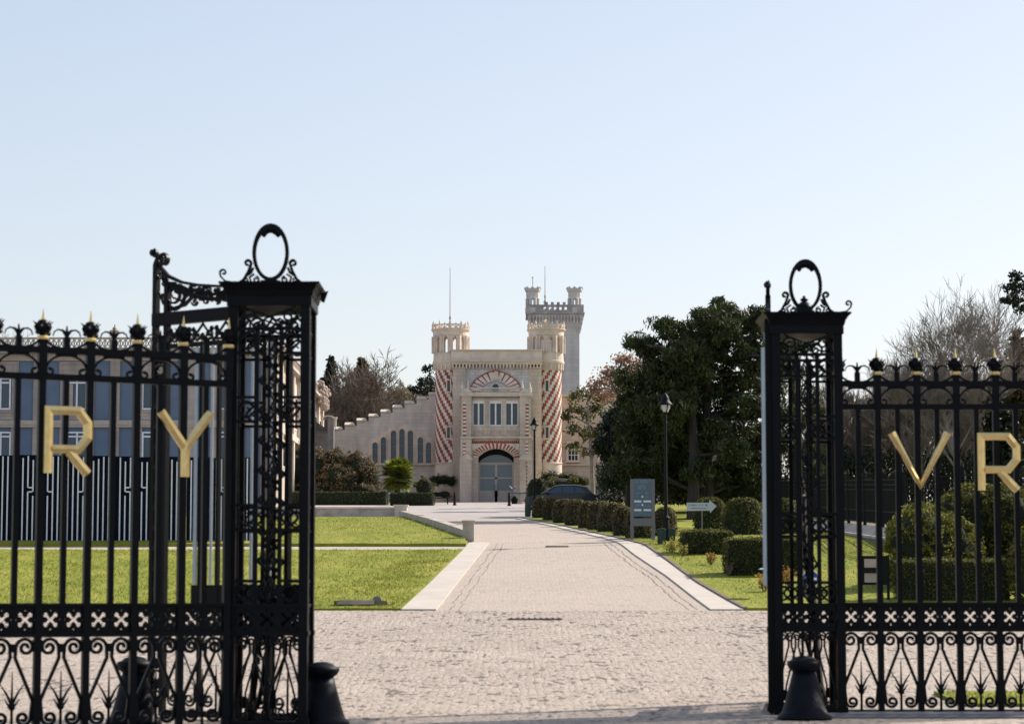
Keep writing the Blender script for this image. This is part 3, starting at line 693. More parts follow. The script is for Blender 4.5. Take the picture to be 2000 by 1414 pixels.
for i in range(17):
    c = xa-.2+(xb-xa+.4)*(i+.5)/17; mb.box(c-.05, c+.05, Yk-.17, Yk+.1, zt(642), zt(632)); mb.box(c-.05, c+.05, Yk-.26, Yk+.1, zt(632), zt(623)); mb.box(c-.05, c+.05, Yk-.34, Yk+.1, zt(623), zt(614))
    if i < 16: mb.box(c+.09, c+.19, Yk-.28, Yk, zt(628), zt(619), 1)
for i in range(14):
    c = Yk-.2+4.7*(i+.5)/14; mb.box(xb-.1, xb+.17, c-.05, c+.05, zt(642), zt(632)); mb.box(xb-.1, xb+.26, c-.05, c+.05, zt(632), zt(623)); mb.box(xb-.1, xb+.34, c-.05, c+.05, zt(623), zt(614))
mb.box(xa-.34, xb+.34, Yk-.34, Yk+4.5, zt(614.6), zt(613.8)); W2(mb, 'machicolation', ['tower_stone', 'tower_dark'])
mb = MB(); e = .36
zl, zh = zt(611), zt(596)
for sgn in (0, 1):
    Yf = Yk-e if sgn == 0 else Yk+4.3+e-.2
    mb.box(xa-e, xa+1.0, Yf, Yf+.2, zl, zh); mb.box(xb-1.0, xb+e, Yf, Yf+.2, zl, zh)
    mb.box(xa+1.0, xb-1.0, Yf, Yf+.2, zl, zt(606)); mb.box(xa+1.0, xb-1.0, Yf, Yf+.2, zt(600.5), zh)
    for i in range(6): c = xa+1.0+(xb-xa-2.0)*i/5; mb.box(c-.12, c+.12, Yf+.002, Yf+.198, zt(606), zt(600.5))
    for i in range(4): c = xa+1.1+(xb-xa-2.2)*(i+.5)/4; mb.box(c-.13, c+.13, Yf, Yf+.2, zh, zt(591))
for X in (xa-e, xb+e-.2): mb.box(X, X+.2, Yk-e+.2, Yk+4.3+e-.2, zl, zh)
mb.box(xa-e-.08, xb+e+.08, Yk-e-.08, Yk+4.3+e+.08, zt(614), zl)
W2(mb, 'battlement', 'tower_dark')
for (cx) in (1040.5, 1122.5):
    X = kx(cx, 590); Yt = Yk+.25; mb = MB(); r = .6
    mb.lathe([(r+.06, zt(613)), (r+.06, zt(601)), (r, zt(600.5))], 10, (X, Yt, 0))
    for k in range(8):
        a = 2*math.pi*(k+.5)/8; mb.tube([(X+r*.88*math.cos(a), Yt+r*.88*math.sin(a), zt(601)), (X+r*.88*math.cos(a), Yt+r*.88*math.sin(a), zt(583))], .14, 6)
    mb.lathe([(r-.04, zt(584)), (r-.02, zt(571)), (r+.06, zt(569)), (r+.1, zt(566)), (r+.1, zt(563.5)), (r-.02, zt(563.4))], 10, (X, Yt, 0))
    for k in range(8): a = 2*math.pi*k/8; mb.blob((X+(r+.02)*math.cos(a), Yt+(r+.02)*math.sin(a), zt(562.8)), .14, seed=k)
    W2(mb, 'turret', 'tower_stone')
T = pole(1064.5, 520, 596, Yk+2, .05, 'tall thin mast rising from the square grey tower')
T = thing('weathervane', 'small thin finial rod on the left turret of the grey tower', 'finial', (kx(1040.5, 560), Yk+.25, zt(563)))
mb = MB(); mb.tube([(0,0,0),(0,0,1.0)], .03, 5); mb.blob((0,0,.98), .07); mb.blob((0,0,.2), .06); mb.build('rod', 'tower_dark', T)
T = thing('gilded_finial', 'small gilded ball on the crown of the right checked tower', 'finial', (PX(1065, Y0+1.5, 625), Y0+1.5, PZ(641, Y0+1.5)))
mb = MB(); mb.tube([(-.18,0,0),(0,0,.45)], .05, 5); mb.build('stem', 'tower_dark', T); mb = MB(); mb.lathe([(.02,-.12),(.1,-.08),(.13,0),(.1,.08),(.02,.12)], 10, (.0,0,.55)); mb.build('ball', 'gold', T, smooth=True)
# ---------------- stepped wing on the left
Ys = 184.
t3 = thing('stepped_gable_wing', 'pale stone wing with stepped sloping top and tall pointed windows left of the gatehouse', 'building', (PX(750, Ys), Ys, gz(Ys)))
W3 = lambda mb, n, m, par=None: mb.build(n, m, par or t3, world=True)
pts = [(650, 990), (650, 840)]; steps = []
for i in range(9):
    x0 = 650+23.4*i; y = 839.5-8.45*i; pts += [(x0, y), (x0+23.4, y)]; steps.append((x0, y))
pts += [(860.6, 990)]
dd = []
for p in pts:
    if not dd or dd[-1] != p: dd.append(p)
mb = MB(); mb.pprism(dd, Ys, 1.0); wall = W3(mb, 'wall', 'white_stone')
mb = MB()
for x0, y in steps: xa_, xb_, zz_ = PX(x0-.5, Ys, y), PX(x0+20, Ys, y), PZ(y-.2, Ys); mb.add([(xa_,Ys-.14,zz_),(xb_,Ys-.14,zz_),(xb_,Ys+1.1,zz_),(xa_,Ys+1.1,zz_),(xa_,Ys-.14,zz_+.06),(xb_,Ys-.14,zz_+.06),(xb_-.15,Ys+.5,zz_+.27),(xa_,Ys+.5,zz_+.27),(xb_-.15,Ys+1.1,zz_+.12),(xa_,Ys+1.1,zz_+.12)], [(0,1,5,4),(4,5,6,7),(7,6,8,9),(9,8,2,3),(1,2,8,6,5),(0,4,7,9,3),(0,3,2,1)])
W3(mb, 'step_copings', 'coping')
def gothic(x0, x1, top, bot, r=6):
    xm = (x0+x1)/2; hw = (x1-x0)/2; h = hw*1.15
    L = [(x0, bot), (x0, top+h)]; 
    for i in range(1, r): q = i/r; L.append((x0+hw*(1-math.cos(q*math.pi/2)) , top+h-h*math.sin(q*math.pi/2)**1.0*.9))
    L.append((xm, top))
    for i in range(r-1, 0, -1): q = i/r; L.append((x1-hw*(1-math.cos(q*math.pi/2)), top+h-h*math.sin(q*math.pi/2)*.9))
    L += [(x1, top+h), (x1, bot)]
    return L
mb = MB()
mb.pprism([(720,908),(720,862),(726,855),(738,853),(744,846),(757,843),(760,834),(778,830),(785,827.5),(793,830),(811,834),(814,843),(827,846),(832,853),(843,856),(847,862),(847,908)], Ys-.06, .1)
mb.pbox(716, 849, 905, 908, Ys-.2, .3); W3(mb, 'window_surround', 'beige_plain')
for (c, top, bot) in ((732.5,863.5,904),(749,853,904),(768.5,840,904),(785,837,904),(801.5,840,904),(821,853,904),(837,863.5,904)):
    m_ = MB(); o_ = gothic(c-6.6, c+6.6, top-1.6, bot+.5); i_ = gothic(c-5.3, c+5.3, top, bot)
    m_.pprism(o_+i_[::-1], Ys-.14, .1); wn = W3(m_, 'window', 'beige_plain')
    m_ = MB(); m_.pprism(i_, Ys-.075, .03); W3(m_, 'pane', 'glass2', wn)
    m_ = MB(); m_.pbox(c-5.3, c+5.3, top+13, top+14, Ys-.1, .03); m_.pbox(c-5.3, c+5.3, top+32, top+33, Ys-.1, .03); W3(m_, 'glazing_bar', 'sign_grey', wn)
# ---------------- right wing
Yr = 186.
t4 = thing('side_wing', 'plain beige wing with a white barred window right of the checked tower', 'building', (PX(1140, Yr), Yr, gz(Yr)))
W4 = lambda mb, n, m, par=None: mb.build(n, m, par or t4, world=True)
mb = MB(); mb.pbox(1080, 1300, 774, 990, Yr, 5); W4(mb, 'wall', 'beige')
mb = MB(); mb.pbox(1080, 1302, 770, 774, Yr-.2, 5.4); mb.pbox(1080, 1300, 906, 909, Yr-.12, .2); W4(mb, 'cornice', 'coping')
for c in (1119, 1180, 1240):
    m_ = MB(); m_.pbox(c-13, c+13, 862, 866, Yr-.1, .15); m_.pbox(c-13, c-10, 866, 900, Yr-.1, .15); m_.pbox(c+10, c+13, 866, 900, Yr-.1, .15); m_.pbox(c-14, c+14, 900, 903, Yr-.2, .25)
    wn = W4(m_, 'window', 'beige_plain')
    m_ = MB(); m_.pbox(c-10, c+10, 866, 900, Yr-.03, .04); W4(m_, 'pane', 'glass', wn)
    m_ = MB()
    for u in (-10, -3.5, 3, 9): m_.pbox(c+u, c+u+1.2, 866, 900, Yr-.07, .04)
    for v in (866, 877, 888, 898.8): m_.pbox(c-8.8, c-3.5, v, v+1.2, Yr-.065, .03); m_.pbox(c-2.3, c+3, v, v+1.2, Yr-.065, .03); m_.pbox(c+4.2, c+9, v, v+1.2, Yr-.065, .03)
    W4(m_, 'glazing_bar', 'white_paint', wn)
# iron bollards by the door
for (px, py, lab) in ((888, 987, 'dark iron bollard on the forecourt left of the castle door'), (994.5, 988, 'dark iron bollard on the forecourt right of the castle door')):
    x, Y, z = G(px, py); T = thing('bollard', lab, 'bollard', (x, Y, z), group='bollards before the castle door')
    mb = MB(); mb.lathe([(.12,0),(.12,.08),(.085,.12),(.08,.62),(.1,.66),(.06,.72)], 10); mb.build('post', 'black', T); mb = MB(); mb.lathe([(.05,.72),(.085,.78),(.06,.86),(.01,.88)], 10); mb.build('knob', 'black', T)
# stone table + sculpture
x, Y, z = G(1015, 984)
T = thing('stone_table', 'dark slab table on one pale leg right of the castle door', 'table', (x, Y-.2, z))
mb = MB(); mb.box(-.65, .7, -.35, .35, .66, .76); mb.build('table_top', 'sign_blue', T); mb = MB(); mb.box(-.08, .08, -.08, .08, .08, .66); mb.box(-.2, .2, -.2, .2, 0, .08); mb.build('leg', 'wallstone', T)
T = thing('bird_sculpture', 'small dark bird shaped sculpture on the slab table', 'sculpture', (x-.45, Y-.2, z+.76))
mb = MB(); mb.tube([(-.25,0,.45),(-.1,0,.28),(.0,0,.2),(.12,0,.32),(.28,0,.3)], [.02,.05,.09,.05,.01], 6); mb.tube([(0,0,0),(0,0,.2)], .03, 5); mb.build('body', 'sign_grey', T)
for k, dx in enumerate((-.35, .85)):
    T = thing('planter', ('small dark planter box under the slab table', 'small dark planter box right of the slab table')[k], 'planter', (x+dx, Y+.3, z))
    mb = MB(); mb.zprism([(-.2,-.2),(.2,-.2),(.2,.2),(-.2,.2)], 0, .3); mb.box(-.24, .24, -.24, .24, .3, .36); mb.build('box', 'black', T); mb = MB(); mb.blob((0,0,.4), .16, seed=k); mb.build('plant', 'core', T)
# ============================================================ LEFT BUILDING
Yb = 150.; gb = gz(Yb); xc = PX(530, Yb, 800)
t5 = thing('blue_grey_building', 'long two storey building of stone and slate blue panels with pierced parapet, on the left', 'building', (xc, Yb, gb))
W5 = lambda mb, n, m, par=None: mb.build(n, m, par or t5, world=True)
xL = PX(-260, Yb, 800); YB = 189.5
zP = lambda py: PZ(py, Yb)
mb = MB(); mb.box(xL, xc-.25, Yb+.3, YB, gb-.2, zP(700)); W5(mb, 'wall', 'blue_panel')
mb = MB(); mb.box(xc-.25, xc, Yb+.1, YB, gb-.2, zP(690)); W5(mb, 'end_wall', 'beige')
mb = MB()
mb.box(xL, xc-.3, Yb+.02, Yb+.3, zP(700), zP(690)); mb.box(xL, xc+.2, Yb-.25, Yb+.3, zP(690), zP(684)); mb.box(xc+.001, xc+.45, Yb-.25, YB+.3, zP(691), zP(685))
mb.box(xL, xc+.0, Yb+.08, Yb+.3, zP(834), zP(820.5)); mb.box(xL, xc+.02, Yb, Yb+.3, zP(829), zP(826)); mb.box(xL, xc-.02, Yb+.14, Yb+.3, zP(704), zP(700))
for i in range(130):
    c = PX(-40+i*4.4, Yb, 690); 
    if c < xc: mb.box(c, c+.07, Yb-.12, Yb+.02, zP(697), zP(690.5))
W5(mb, 'cornice', 'bstone_plain')
mb = MB(); Yq2 = Yb-.1
mb.box(xL, xc, Yq2, Yq2+.2, zP(663), zP(659)); mb.box(xL, xc, Yq2, Yq2+.2, zP(684), zP(679))
c = -45
while c < 528:
    X0, X1 = PX(c, Yb, 670), PX(c+9.5, Yb, 670); za, zz = zP(679), zP(663)
    mb.ribbon([(X0+.03, za), (X1, zz)], .05, .12, Yq2+.1); mb.ribbon([(X0+.03, zz), (X1, za)], .05, .12, Yq2+.1); mb.box(X0-.03, X0+.04, Yq2+.02, Yq2+.17, za, zz)
    c += 10
W5(mb, 'pierced_parapet', 'bstone_plain')
mb = MB()
for c in (-75, 73, 223, 371, 519):
    w = 9.5 if c > 0 else 9.5
    mb.pbox(c-w, c+w, 700, 1000, Yb+.16, .14)
for c in (1, 150, 297, 445):
    mb.pbox(c-34, c-20, 706, 1000, Yb+.2, .1); mb.pbox(c+20, c+33, 706, 1000, Yb+.2, .1); mb.pbox(c-34, c+33, 706, 738, Yb+.19, .1)
    mb.pbox(c-24, c+24, 712, 733, Yb+.16, .04); mb.pbox(c-24, c+24, 800, 820, Yb+.19, .1); mb.pbox(c-26, c+26, 802, 805, Yb+.1, .12)
W5(mb, 'stone_bays', 'bstone')
for c in (1, 150, 297, 445):
    for (t0, t1) in ((738, 800), (843, 902)):
        m_ = MB(); 
        for (a, b2) in ((-20, -17), (17, 20)): m_.pbox(c+a, c+b2, t0, t1, Yb+.2, .08)
        m_.pbox(c-17, c+17, t0, t0+3, Yb+.2, .08); m_.pbox(c-17, c+17, t1-3, t1, Yb+.2, .08); m_.pbox(c-1.6, c+1.6, t0+3, t1-3, Yb+.2, .08); m_.pbox(c-17, c-1.6, t0+8, t0+11, Yb+.2, .08); m_.pbox(c+1.6, c+17, t0+8, t0+11, Yb+.2, .08)
        wn = W5(m_, 'window', 'line')
        if c == 150 and t0 == 738: m_ = MB(); m_.pbox(c-16, c-8, t0+12, t1-4, Yb+.24, .01); W5(m_, 'curtain', 'wallstone', wn)
        m_ = MB(); m_.pbox(c-17, c+17, t0, t1, Yb+.25, .03); W5(m_, 'pane', 'glass2', wn)
# side facade: pilasters, windows, heavy cornice
mb = MB(); zt5, zb5 = zP(691), gb
for i in range(10):
    y = Yb+1+i*4.2; mb.box(xc, xc+.2, y, y+.7, zb5, zt5)
    if i == 8: continue
mb.box(xc, xc+.25, Yb+.1, YB, zP(835), zP(822)); mb.box(xc, xc+.1, Yb+.1, YB, zb5, zb5+.6)
W5(mb, 'side_pilasters', 'coping')
for i in range(9):
    y = Yb+1+i*4.2+1.5
    for (p0, p1) in ((805, 735), (900, 850)):
        m_ = MB(); m_.box(xc+.0, xc+.08, y, y+1.9, zP(p0), zP(p1)); wn = W5(m_, 'window', 'white_paint')
        m_ = MB(); m_.box(xc+.08, xc+.1, y+.15, y+1.75, zP(p0-3), zP(p1+3)); W5(m_, 'pane', 'glass', wn)
mb = MB(); mb.box(xc, xc+.3, Yb, YB, zP(664), zP(659)); rr_ = random.Random(2)
for i in range(79): y = Yb+i*.5; mb.box(xc+.05, xc+.25, y, y+.18, zP(685), zP(663))
for i in range(150): mb.blob((xc+.38+rr_.uniform(-.15,.22), YB-7+i*.046, zP(670)+rr_.uniform(-1.2,.5)), rr_.uniform(.08,.2), seed=i)
W5(mb, 'side_balustrade', 'carved')
X = PX(224, Yb, 660)
T = thing('roof_urn', 'small stone urn ornament standing on the left building parapet', 'urn', (X, Yb, zP(659)))
mb = MB(); mb.lathe([(.2,0),(.17,.1),(.08,.16),(.28,.33),(.31,.42),(.13,.48),(.16,.55),(.05,.68),(.03,.8)], 10); mb.build('urn', 'bstone_plain', T)
# thin railing wire above the parapet is left out: too fine
# small slate roofed outbuilding and gate pier beyond the left building
Yo = 172.
t6 = thing('outbuilding', 'small dark slate roofed outbuilding between the left building and the stepped wing', 'building', (PX(640, Yo), Yo, gz(Yo)))
mb = MB(); mb.pbox(560, 641, 838, 990, Yo, 4); mb.build('wall', 'greywall', t6, world=True)
mb = MB(); mb.add([(PX(560,Yo), Yo-.4, PZ(835,Yo)), (PX(643,Yo), Yo-.4, PZ(842,Yo)), (PX(643,Yo), Yo+4, PZ(842,Yo)), (PX(560,Yo), Yo+4, PZ(805,Yo)), (PX(600,Yo), Yo-.4, PZ(812,Yo)), (PX(600,Yo), Yo+4, PZ(812,Yo))], [(0,1,4),(1,2,5,4),(0,4,5,3),(0,3,2,1),(2,3,5)]); mb.build('roof', 'slate', t6, world=True)
t6 = thing('stone_pier', 'rounded top stone pier at the low end of the stepped wing', 'pillar', (PX(645, 170), 170, gz(170)))
mb = MB(); mb.pprism([(640,990),(640,813),(650,813),(651.5,817),(651.5,990)], 170, .8); mb.build('shaft', 'greywall', t6, world=True)
mb = MB(); mb.pprism([(630,819),(632,813),(640,810.5),(649,812),(653,817),(652,818.5),(648,814),(640,812.5),(633,815),(631,820)], 169.9, 1.0); mb.pbox(654, 656.5, 818, 836, 170, .3); mb.pbox(652, 658, 814, 818, 170, .4); mb.build('cap', 'coping', t6, world=True)
# ============================================================ STRIPED HOARDING
Yh = GY(1062); gh = gz(Yh)
t7 = thing('striped_hoarding', 'long dark navy hoarding with white vertical lines on the left lawn', 'hoarding', (PX(250, Yh, 1000), Yh, gh))
def xh(p): return PX(p, Yh, 980)
zz0 = gh-.3
edges_ = [-130, -78, -26, 24.5, 73, 122, 172, 221, 267, 316, 364, 412, 452, 503]
for i in range(len(edges_)-1):
    a, b = edges_[i], edges_[i+1]; top = 888+(a-0)/440*5+(i % 3)*.7
    mb = MB(); mb.box(xh(a)+.012, xh(b)-.012, Yh, Yh+.06, zz0, PZ(top, Yh)); pn = mb.build('panel', 'board', t7, world=True)
    mb = MB(); n = int((b-a-8)/10); rr_ = random.Random(i+3)
    st = a+(b-a-(n-1)*10)/2
    brk = {3: 2, 4: 1, 5: 3, 7: 1, 8: 0, 11: 1}.get(i, None)
    for k in range(n):
        c = st+k*10; y0, y1 = top+2+rr_.choice((0,0,4,8)), 1058+rr_.choice((0,0,1))
        if brk == k or (brk is not None and k == brk+1 and i % 2):
            gp = 952+(k % 2)*8
            mb.box(xh(c-1.3), xh(c+1.3), Yh-.006, Yh, PZ(gp, Yh), PZ(y0, Yh)); mb.box(xh(c-1.3), xh(c+1.3), Yh-.006, Yh, PZ(y1, Yh), PZ(gp+8, Yh))
            mb.box(xh(c+1.3), xh(c+8.7), Yh-.006, Yh, PZ(gp+1.5, Yh), PZ(gp-1.2, Yh)) if k < n-1 else mb.box(xh(c-8.7), xh(c-1.3), Yh-.006, Yh, PZ(gp+1.5, Yh), PZ(gp-1.2, Yh))
        else: mb.box(xh(c-1.3), xh(c+1.3), Yh-.006, Yh, PZ(y1, Yh), PZ(y0, Yh))
    mb.build('white_lines', 'line', pn, world=True)
mb = MB()
for i in range(7): c = xh(-100+i*95); mb.tube([(c, Yh+.1, gh+2.4), (c, Yh+1.3, gh)], .03, 6)
mb.build('braces', 'sign_grey', t7, world=True)
# ============================================================ GATES
H0, HB0, HB1, HR1, HR2 = .05, 1.156, 1.494, 4.2, 4.52
def spiral(cx, cz, r, a0, turns, sgn, n=22, end=.22):
    return [(cx+r*(1-(1-end)*(i/n)**.85)*math.cos(R(a0)+sgn*turns*2*math.pi*i/n), cz+r*(1-(1-end)*(i/n)**.85)*math.sin(R(a0)+sgn*turns*2*math.pi*i/n)) for i in range(n+1)]
def band_cell(mb, u0, wd, z0, z1, th=.03, y=0):
    """perforated cast panel: a bar cross with round-ended arms cut out of a plate, small dots round it"""
    nx, nz = 22, 26; dx, dz = wd/nx, (z1-z0)/nz
    for j in range(nz):
        run = None
        for i in range(nx+1):
            solid = False
            if i < nx:
                x = (i+.5)/nx*2-1; z = ((j+.5)/nz*2-1)*(z1-z0)/wd
                d1, d2 = abs(x-z)/1.414, abs(x+z)/1.414; al1, al2 = abs(x+z)/1.414, abs(x-z)/1.414
                hole = (d1 < .13 and al1 < .78) or (d2 < .13 and al2 < .78) or (math.hypot(abs(x)-.5, abs(z)-.5) < .2) or (math.hypot(abs(x)-.42, abs(z)-.62) < .1) or (math.hypot(abs(x)-.62, abs(z)-.42) < .1)
                hole = hole or math.hypot(x, abs(z)-.98) < .1 or math.hypot(abs(x)-.93, z) < .07
                solid = not hole
            if solid and run is None: run = i
            if not solid and run is not None:
                mb.box(u0+run*dx, u0+i*dx, y-th/2, y+th/2, z0+j*dz, z0+(j+1)*dz); run = None
def scroll_half(mb, s, t=.036, d=.04, flip=1, z0=H0, z1=HB0, full=True):
    """half a bay of lower scrollwork: from mid junction (x=0) to the spear bar (x=flip*s/2)"""
    h = s/2; f = flip
    rc = h*.40; cx, cz = h*.52, z1-.03-rc*1.02
    up = spiral(f*cx, cz, rc, 180 if f > 0 else 0, 1.55, -f, 26, .2)
    line = [(f*(h*.84), z0+.34), (f*(h*.10), cz-.12), (f*(cx-rc), cz-.03)]
    mb.ribbon([line[0], line[1]]+up, t, d)
    r2 = h*.33; c2x, c2z = h*.46, z0+.04+r2
    lo = spiral(f*c2x, c2z, r2, 20 if f > 0 else 160, 1.5, -f, 24, .2)
    mb.ribbon([(f*(h*.84), z0+.34), (f*(c2x+r2*1.03), c2z+.09)]+lo, t, d)
    mb.box(*sorted((f*(h*.78), f*h)), -.03, .03, z0+.16, z0+.3)
def scroll_bay(s):
    mb = MB(); scroll_half(mb, s, flip=1); scroll_half(mb, s, flip=-1)
    z = HB0-.03-s*.2
    mb.box(-.03, .03, -.032, .032, z-.06, z+.04)
    mb.tube([(0,0,H0+.0), (0,0,H0+.36), (0,0,H0+.68)], [.02,.017,.006], 5)
    for f in (-1, 1):
        mb.ribbon([(0, H0+.28), (f*.035, H0+.36), (f*.07, H0+.43), (f*.14, H0+.53)], [.035,.03,.022,.006], .02)
        mb.ribbon([(0, H0+.26), (f*.05, H0+.3), (f*.085, H0+.36)], [.03,.022,.006], .02)
    mb.blob((0,0,H0+.27), .045, .8)
    return mb
def arch_bay(s):
    """between the two top rails: a low arch whose feet curl inwards; above: sweeps and a curled mid post"""
    mb = MB(); h = s/2
    for f in (-1, 1):
        pts = [(0, HR2-.05)]+[(f*h*.86*math.sin(a*math.pi/2/8), HR2-.05-.19*(1-math.cos(a*math.pi/2/8))) for a in range(1, 9)]
        cu = spiral(f*(h*.86-.055), HR2-.245, .055, 0 if f > 0 else 180, .9, -f, 12, .35)
        mb.ribbon(pts+cu[1:], [.026]*len(pts)+[.026]*(len(cu)-4)+[.04,.05,.05], .035)
        mb.ribbon([(f*(h-.02), HR2+.17), (f*h*.8, HR2+.1), (f*h*.55, HR2+.05), (f*.09, HR2+.035)], [.016,.026,.028,.02], .03)
        mb.ribbon([(0, HR2+.16)]+[(f*(.02+.075-.075*math.cos(R(a)))*1.0, HR2+.18+.075*math.sin(R(a))) for a in (20, 60, 100, 140, 185)], [.03,.028,.022,.018,.014,.01], .02)
        mb.ribbon([(0, HR2+.2), (f*.03, HR2+.24), (f*.06, HR2+.26)], [.02,.012,.004], .02)
    mb.box(-.13, .13, -.022, .022, HR2-.07, HR2-.02)
    mb.box(-.036, .036, -.03, .03, HR2, HR2+.16); mb.tube([(0,0,HR2+.14), (0,0,HR2+.3)], [.03,.008], 6)
    return mb
def spear_parts(parent, u, rad=.041):
    mb = MB(); mb.box(u-rad, u+rad, -rad, rad, H0, HR1); mb.box(u-.05, u+.05, -.045, .045, HR1, HR2+.13); mb.box(u-.05, u+.05, -.05, .05, H0+.1, H0+.26); mb.box(u-.05, u+.05, -.05, .05, HB0-.2, HB0-.06)
    b = mb.build('bar', 'iron', parent)
    mb = MB(); mb.lathe([(.035,HR2+.12),(.068,HR2+.125),(.072,HR2+.145),(.068,HR2+.165),(.035,HR2+.17)], 12, (u,0,0)); mb.build('collar', 'gold', b, smooth=False)
    mb = MB(); mb.lathe([(.03,0),(.07,.04),(.088,.1),(.08,.15),(.055,.19),(.03,.2)], 10, (u,0,HR2+.165))
    for k in range(6):
        a = 2*math.pi*k/6; c, s_ = math.cos(a), math.sin(a)
        mb.tube([(u+.07*c, .07*s_, HR2+.24), (u+.09*c, .09*s_, HR2+.28), (u+.085*c, .085*s_, HR2+.31), (u+.125*c, .125*s_, HR2+.345)], [.03,.026,.014,.003], 5)
    for k in range(9): a = k*2.4; mb.blob((u+.07*math.cos(a), .07*math.sin(a), HR2+.2+.012*k), .028, seed=k)
    mb.build('tulip_finial', 'iron', b)
    mb = MB(); mb.tube([(u,0,HR2+.3), (u,0,HR2+.38), (u,0,HR2+.5)], [.03,.02,.002], 6); mb.build('spike', 'gold', b)
    return b
def fence(name, label, loc, rz, s, nb, mids=None):
    t = thing(name, label, 'fence', loc, rz)
    Lf = nb*s
    b0 = spear_parts(t, 0)
    for i in range(1, nb+1): again(b0, (i*s, 0, 0), t)
    mb = MB(); mb.box(-.033, .033, -.033, .033, HB1, HR1); m0 = mb.build('bar', 'iron', t); m0.location = (s/2, 0, 0)
    for i in range(1, nb): again(m0, ((i+.5)*s, 0, 0), t)
    for (a, b_, w_) in ((0, .07, .04), (HB0-.03, HB0+.02, .05), (HB1-.01, HB1+.03, .05), (HR1-.038, HR1+.038, .04), (HR2-.04, HR2+.04, .04)):
        mb = MB(); mb.box(-.05, Lf+.05, -w_, w_, a, b_); mb.build('rail', 'iron', t)
    mb = MB(); band_cell(mb, .036, s/2-.06, HB0+.02, HB1-.01); band_cell(mb, s/2+.024, s/2-.06, HB0+.02, HB1-.01)
    mb.box(s/2-.024, s/2+.024, -.02, .02, HB0+.02, HB1-.01)
    c0 = mb.build('pierced_band', 'iron', t)
    for i in range(1, nb): again(c0, (i*s, 0, 0), t)
    s0 = scroll_bay(s).build('scrollwork', 'iron', t); s0.location = (s/2, 0, 0)
    for i in range(1, nb): again(s0, ((i+.5)*s, 0, 0), t)
    a0 = arch_bay(s).build('crest_scroll', 'iron', t); a0.location = (s/2, 0, 0)
    for i in range(1, nb): again(a0, ((i+.5)*s, 0, 0), t)
    return t
def letter(t, ch, u0, wd, z0, z1, label):
    H = z1-z0; st = .1; q = st/2
    mb = MB(); y = -.085
    if ch == 'R':
        c = wd*.28; zm = z0+H*.36
        mb.ribbon([(u0+q, z0), (u0+q, z1-q), (u0+wd-c, z1-q), (u0+wd-q, z1-q-c*.9), (u0+wd-q, zm+c*.85), (u0+wd-c, zm), (u0+q*1.9, zm)], st, .05, y, ridge=.03)
        mb.ribbon([(u0+wd*.52, zm-q*.6), (u0+wd-q*.9, z0)], st*1.05, .046, y, ridge=.028)
    if ch == 'Y':
        cx = u0+wd/2; zm = z0+H*.46
        mb.ribbon([(u0+q*.8, z1), (cx-.012, zm)], st, .05, y, ridge=.03); mb.ribbon([(u0+wd-q*.8, z1), (cx+.012, zm)], st, .048, y, ridge=.03)
        mb.ribbon([(cx, zm+.06), (cx, z0)], st, .052, y, ridge=.032)
    if ch == 'V':
        cx = u0+wd/2
        mb.ribbon([(u0+q*.8, z1), (cx, z0+.06), (u0+wd-q*.8, z1)], st*1.0, .05, y, ridge=.03)
    mb.build('letter', 'gold', t, label=label)
# --- right fence, parallel to the picture
YR = 33.8
xr0 = PX(1638, YR, 900); sR = (PX(1945, YR, 900)-PX(1714, YR, 900))/3
fr = fence('gate_fence', 'black wrought iron fence with gold letters V and R right of the open gateway', (xr0, YR, 0), 0, sR, 7)
zA, zB = PZ(958, YR), PZ(846, YR)
letter(fr, 'V', PX(1735, YR, 900)-xr0, PX(1855, YR, 900)-PX(1735, YR, 900), zA, zB, 'large gold letter V')
letter(fr, 'R', PX(1907, YR, 900)-xr0, PX(1990, YR, 900)-PX(1907, YR, 900), zA, zB, 'large gold letter R nearest the right edge')
# --- left fence, slightly nearer at its left end
A = Vector((PX(442, 30.12, 900), 30.12)); B = Vector((PX(80, 29.1, 900), 29.1)); d = (B-A).normalized()
rzL = math.atan2(-d.y, -d.x)
def uL(px):   # distance from A towards the left, for a photo column
    k = (px-1000)/(F*CP-(707-860)*SP)
    return (A.x-k*A.y)/(k*d.y-d.x)
sL = (uL(80)-uL(356))/3
nb = 6; org = A+d*(uL(356)+5*sL)
fl_ = fence('gate_fence', 'black wrought iron fence with gold letters R and Y left of the open gateway', (org.x, org.y, 0), rzL, sL, nb)
def uF(px): return uL(356)+5*sL-uL(px)
zl0 = 3.055; zl1 = 3.85
letter(fl_, 'R', uF(82), uF(175)-uF(82), zl0, zl1, 'large gold letter R on the left fence')
letter(fl_, 'Y', uF(303), uF(412)-uF(303), zl0-.01, zl1-.02, 'large gold letter Y')
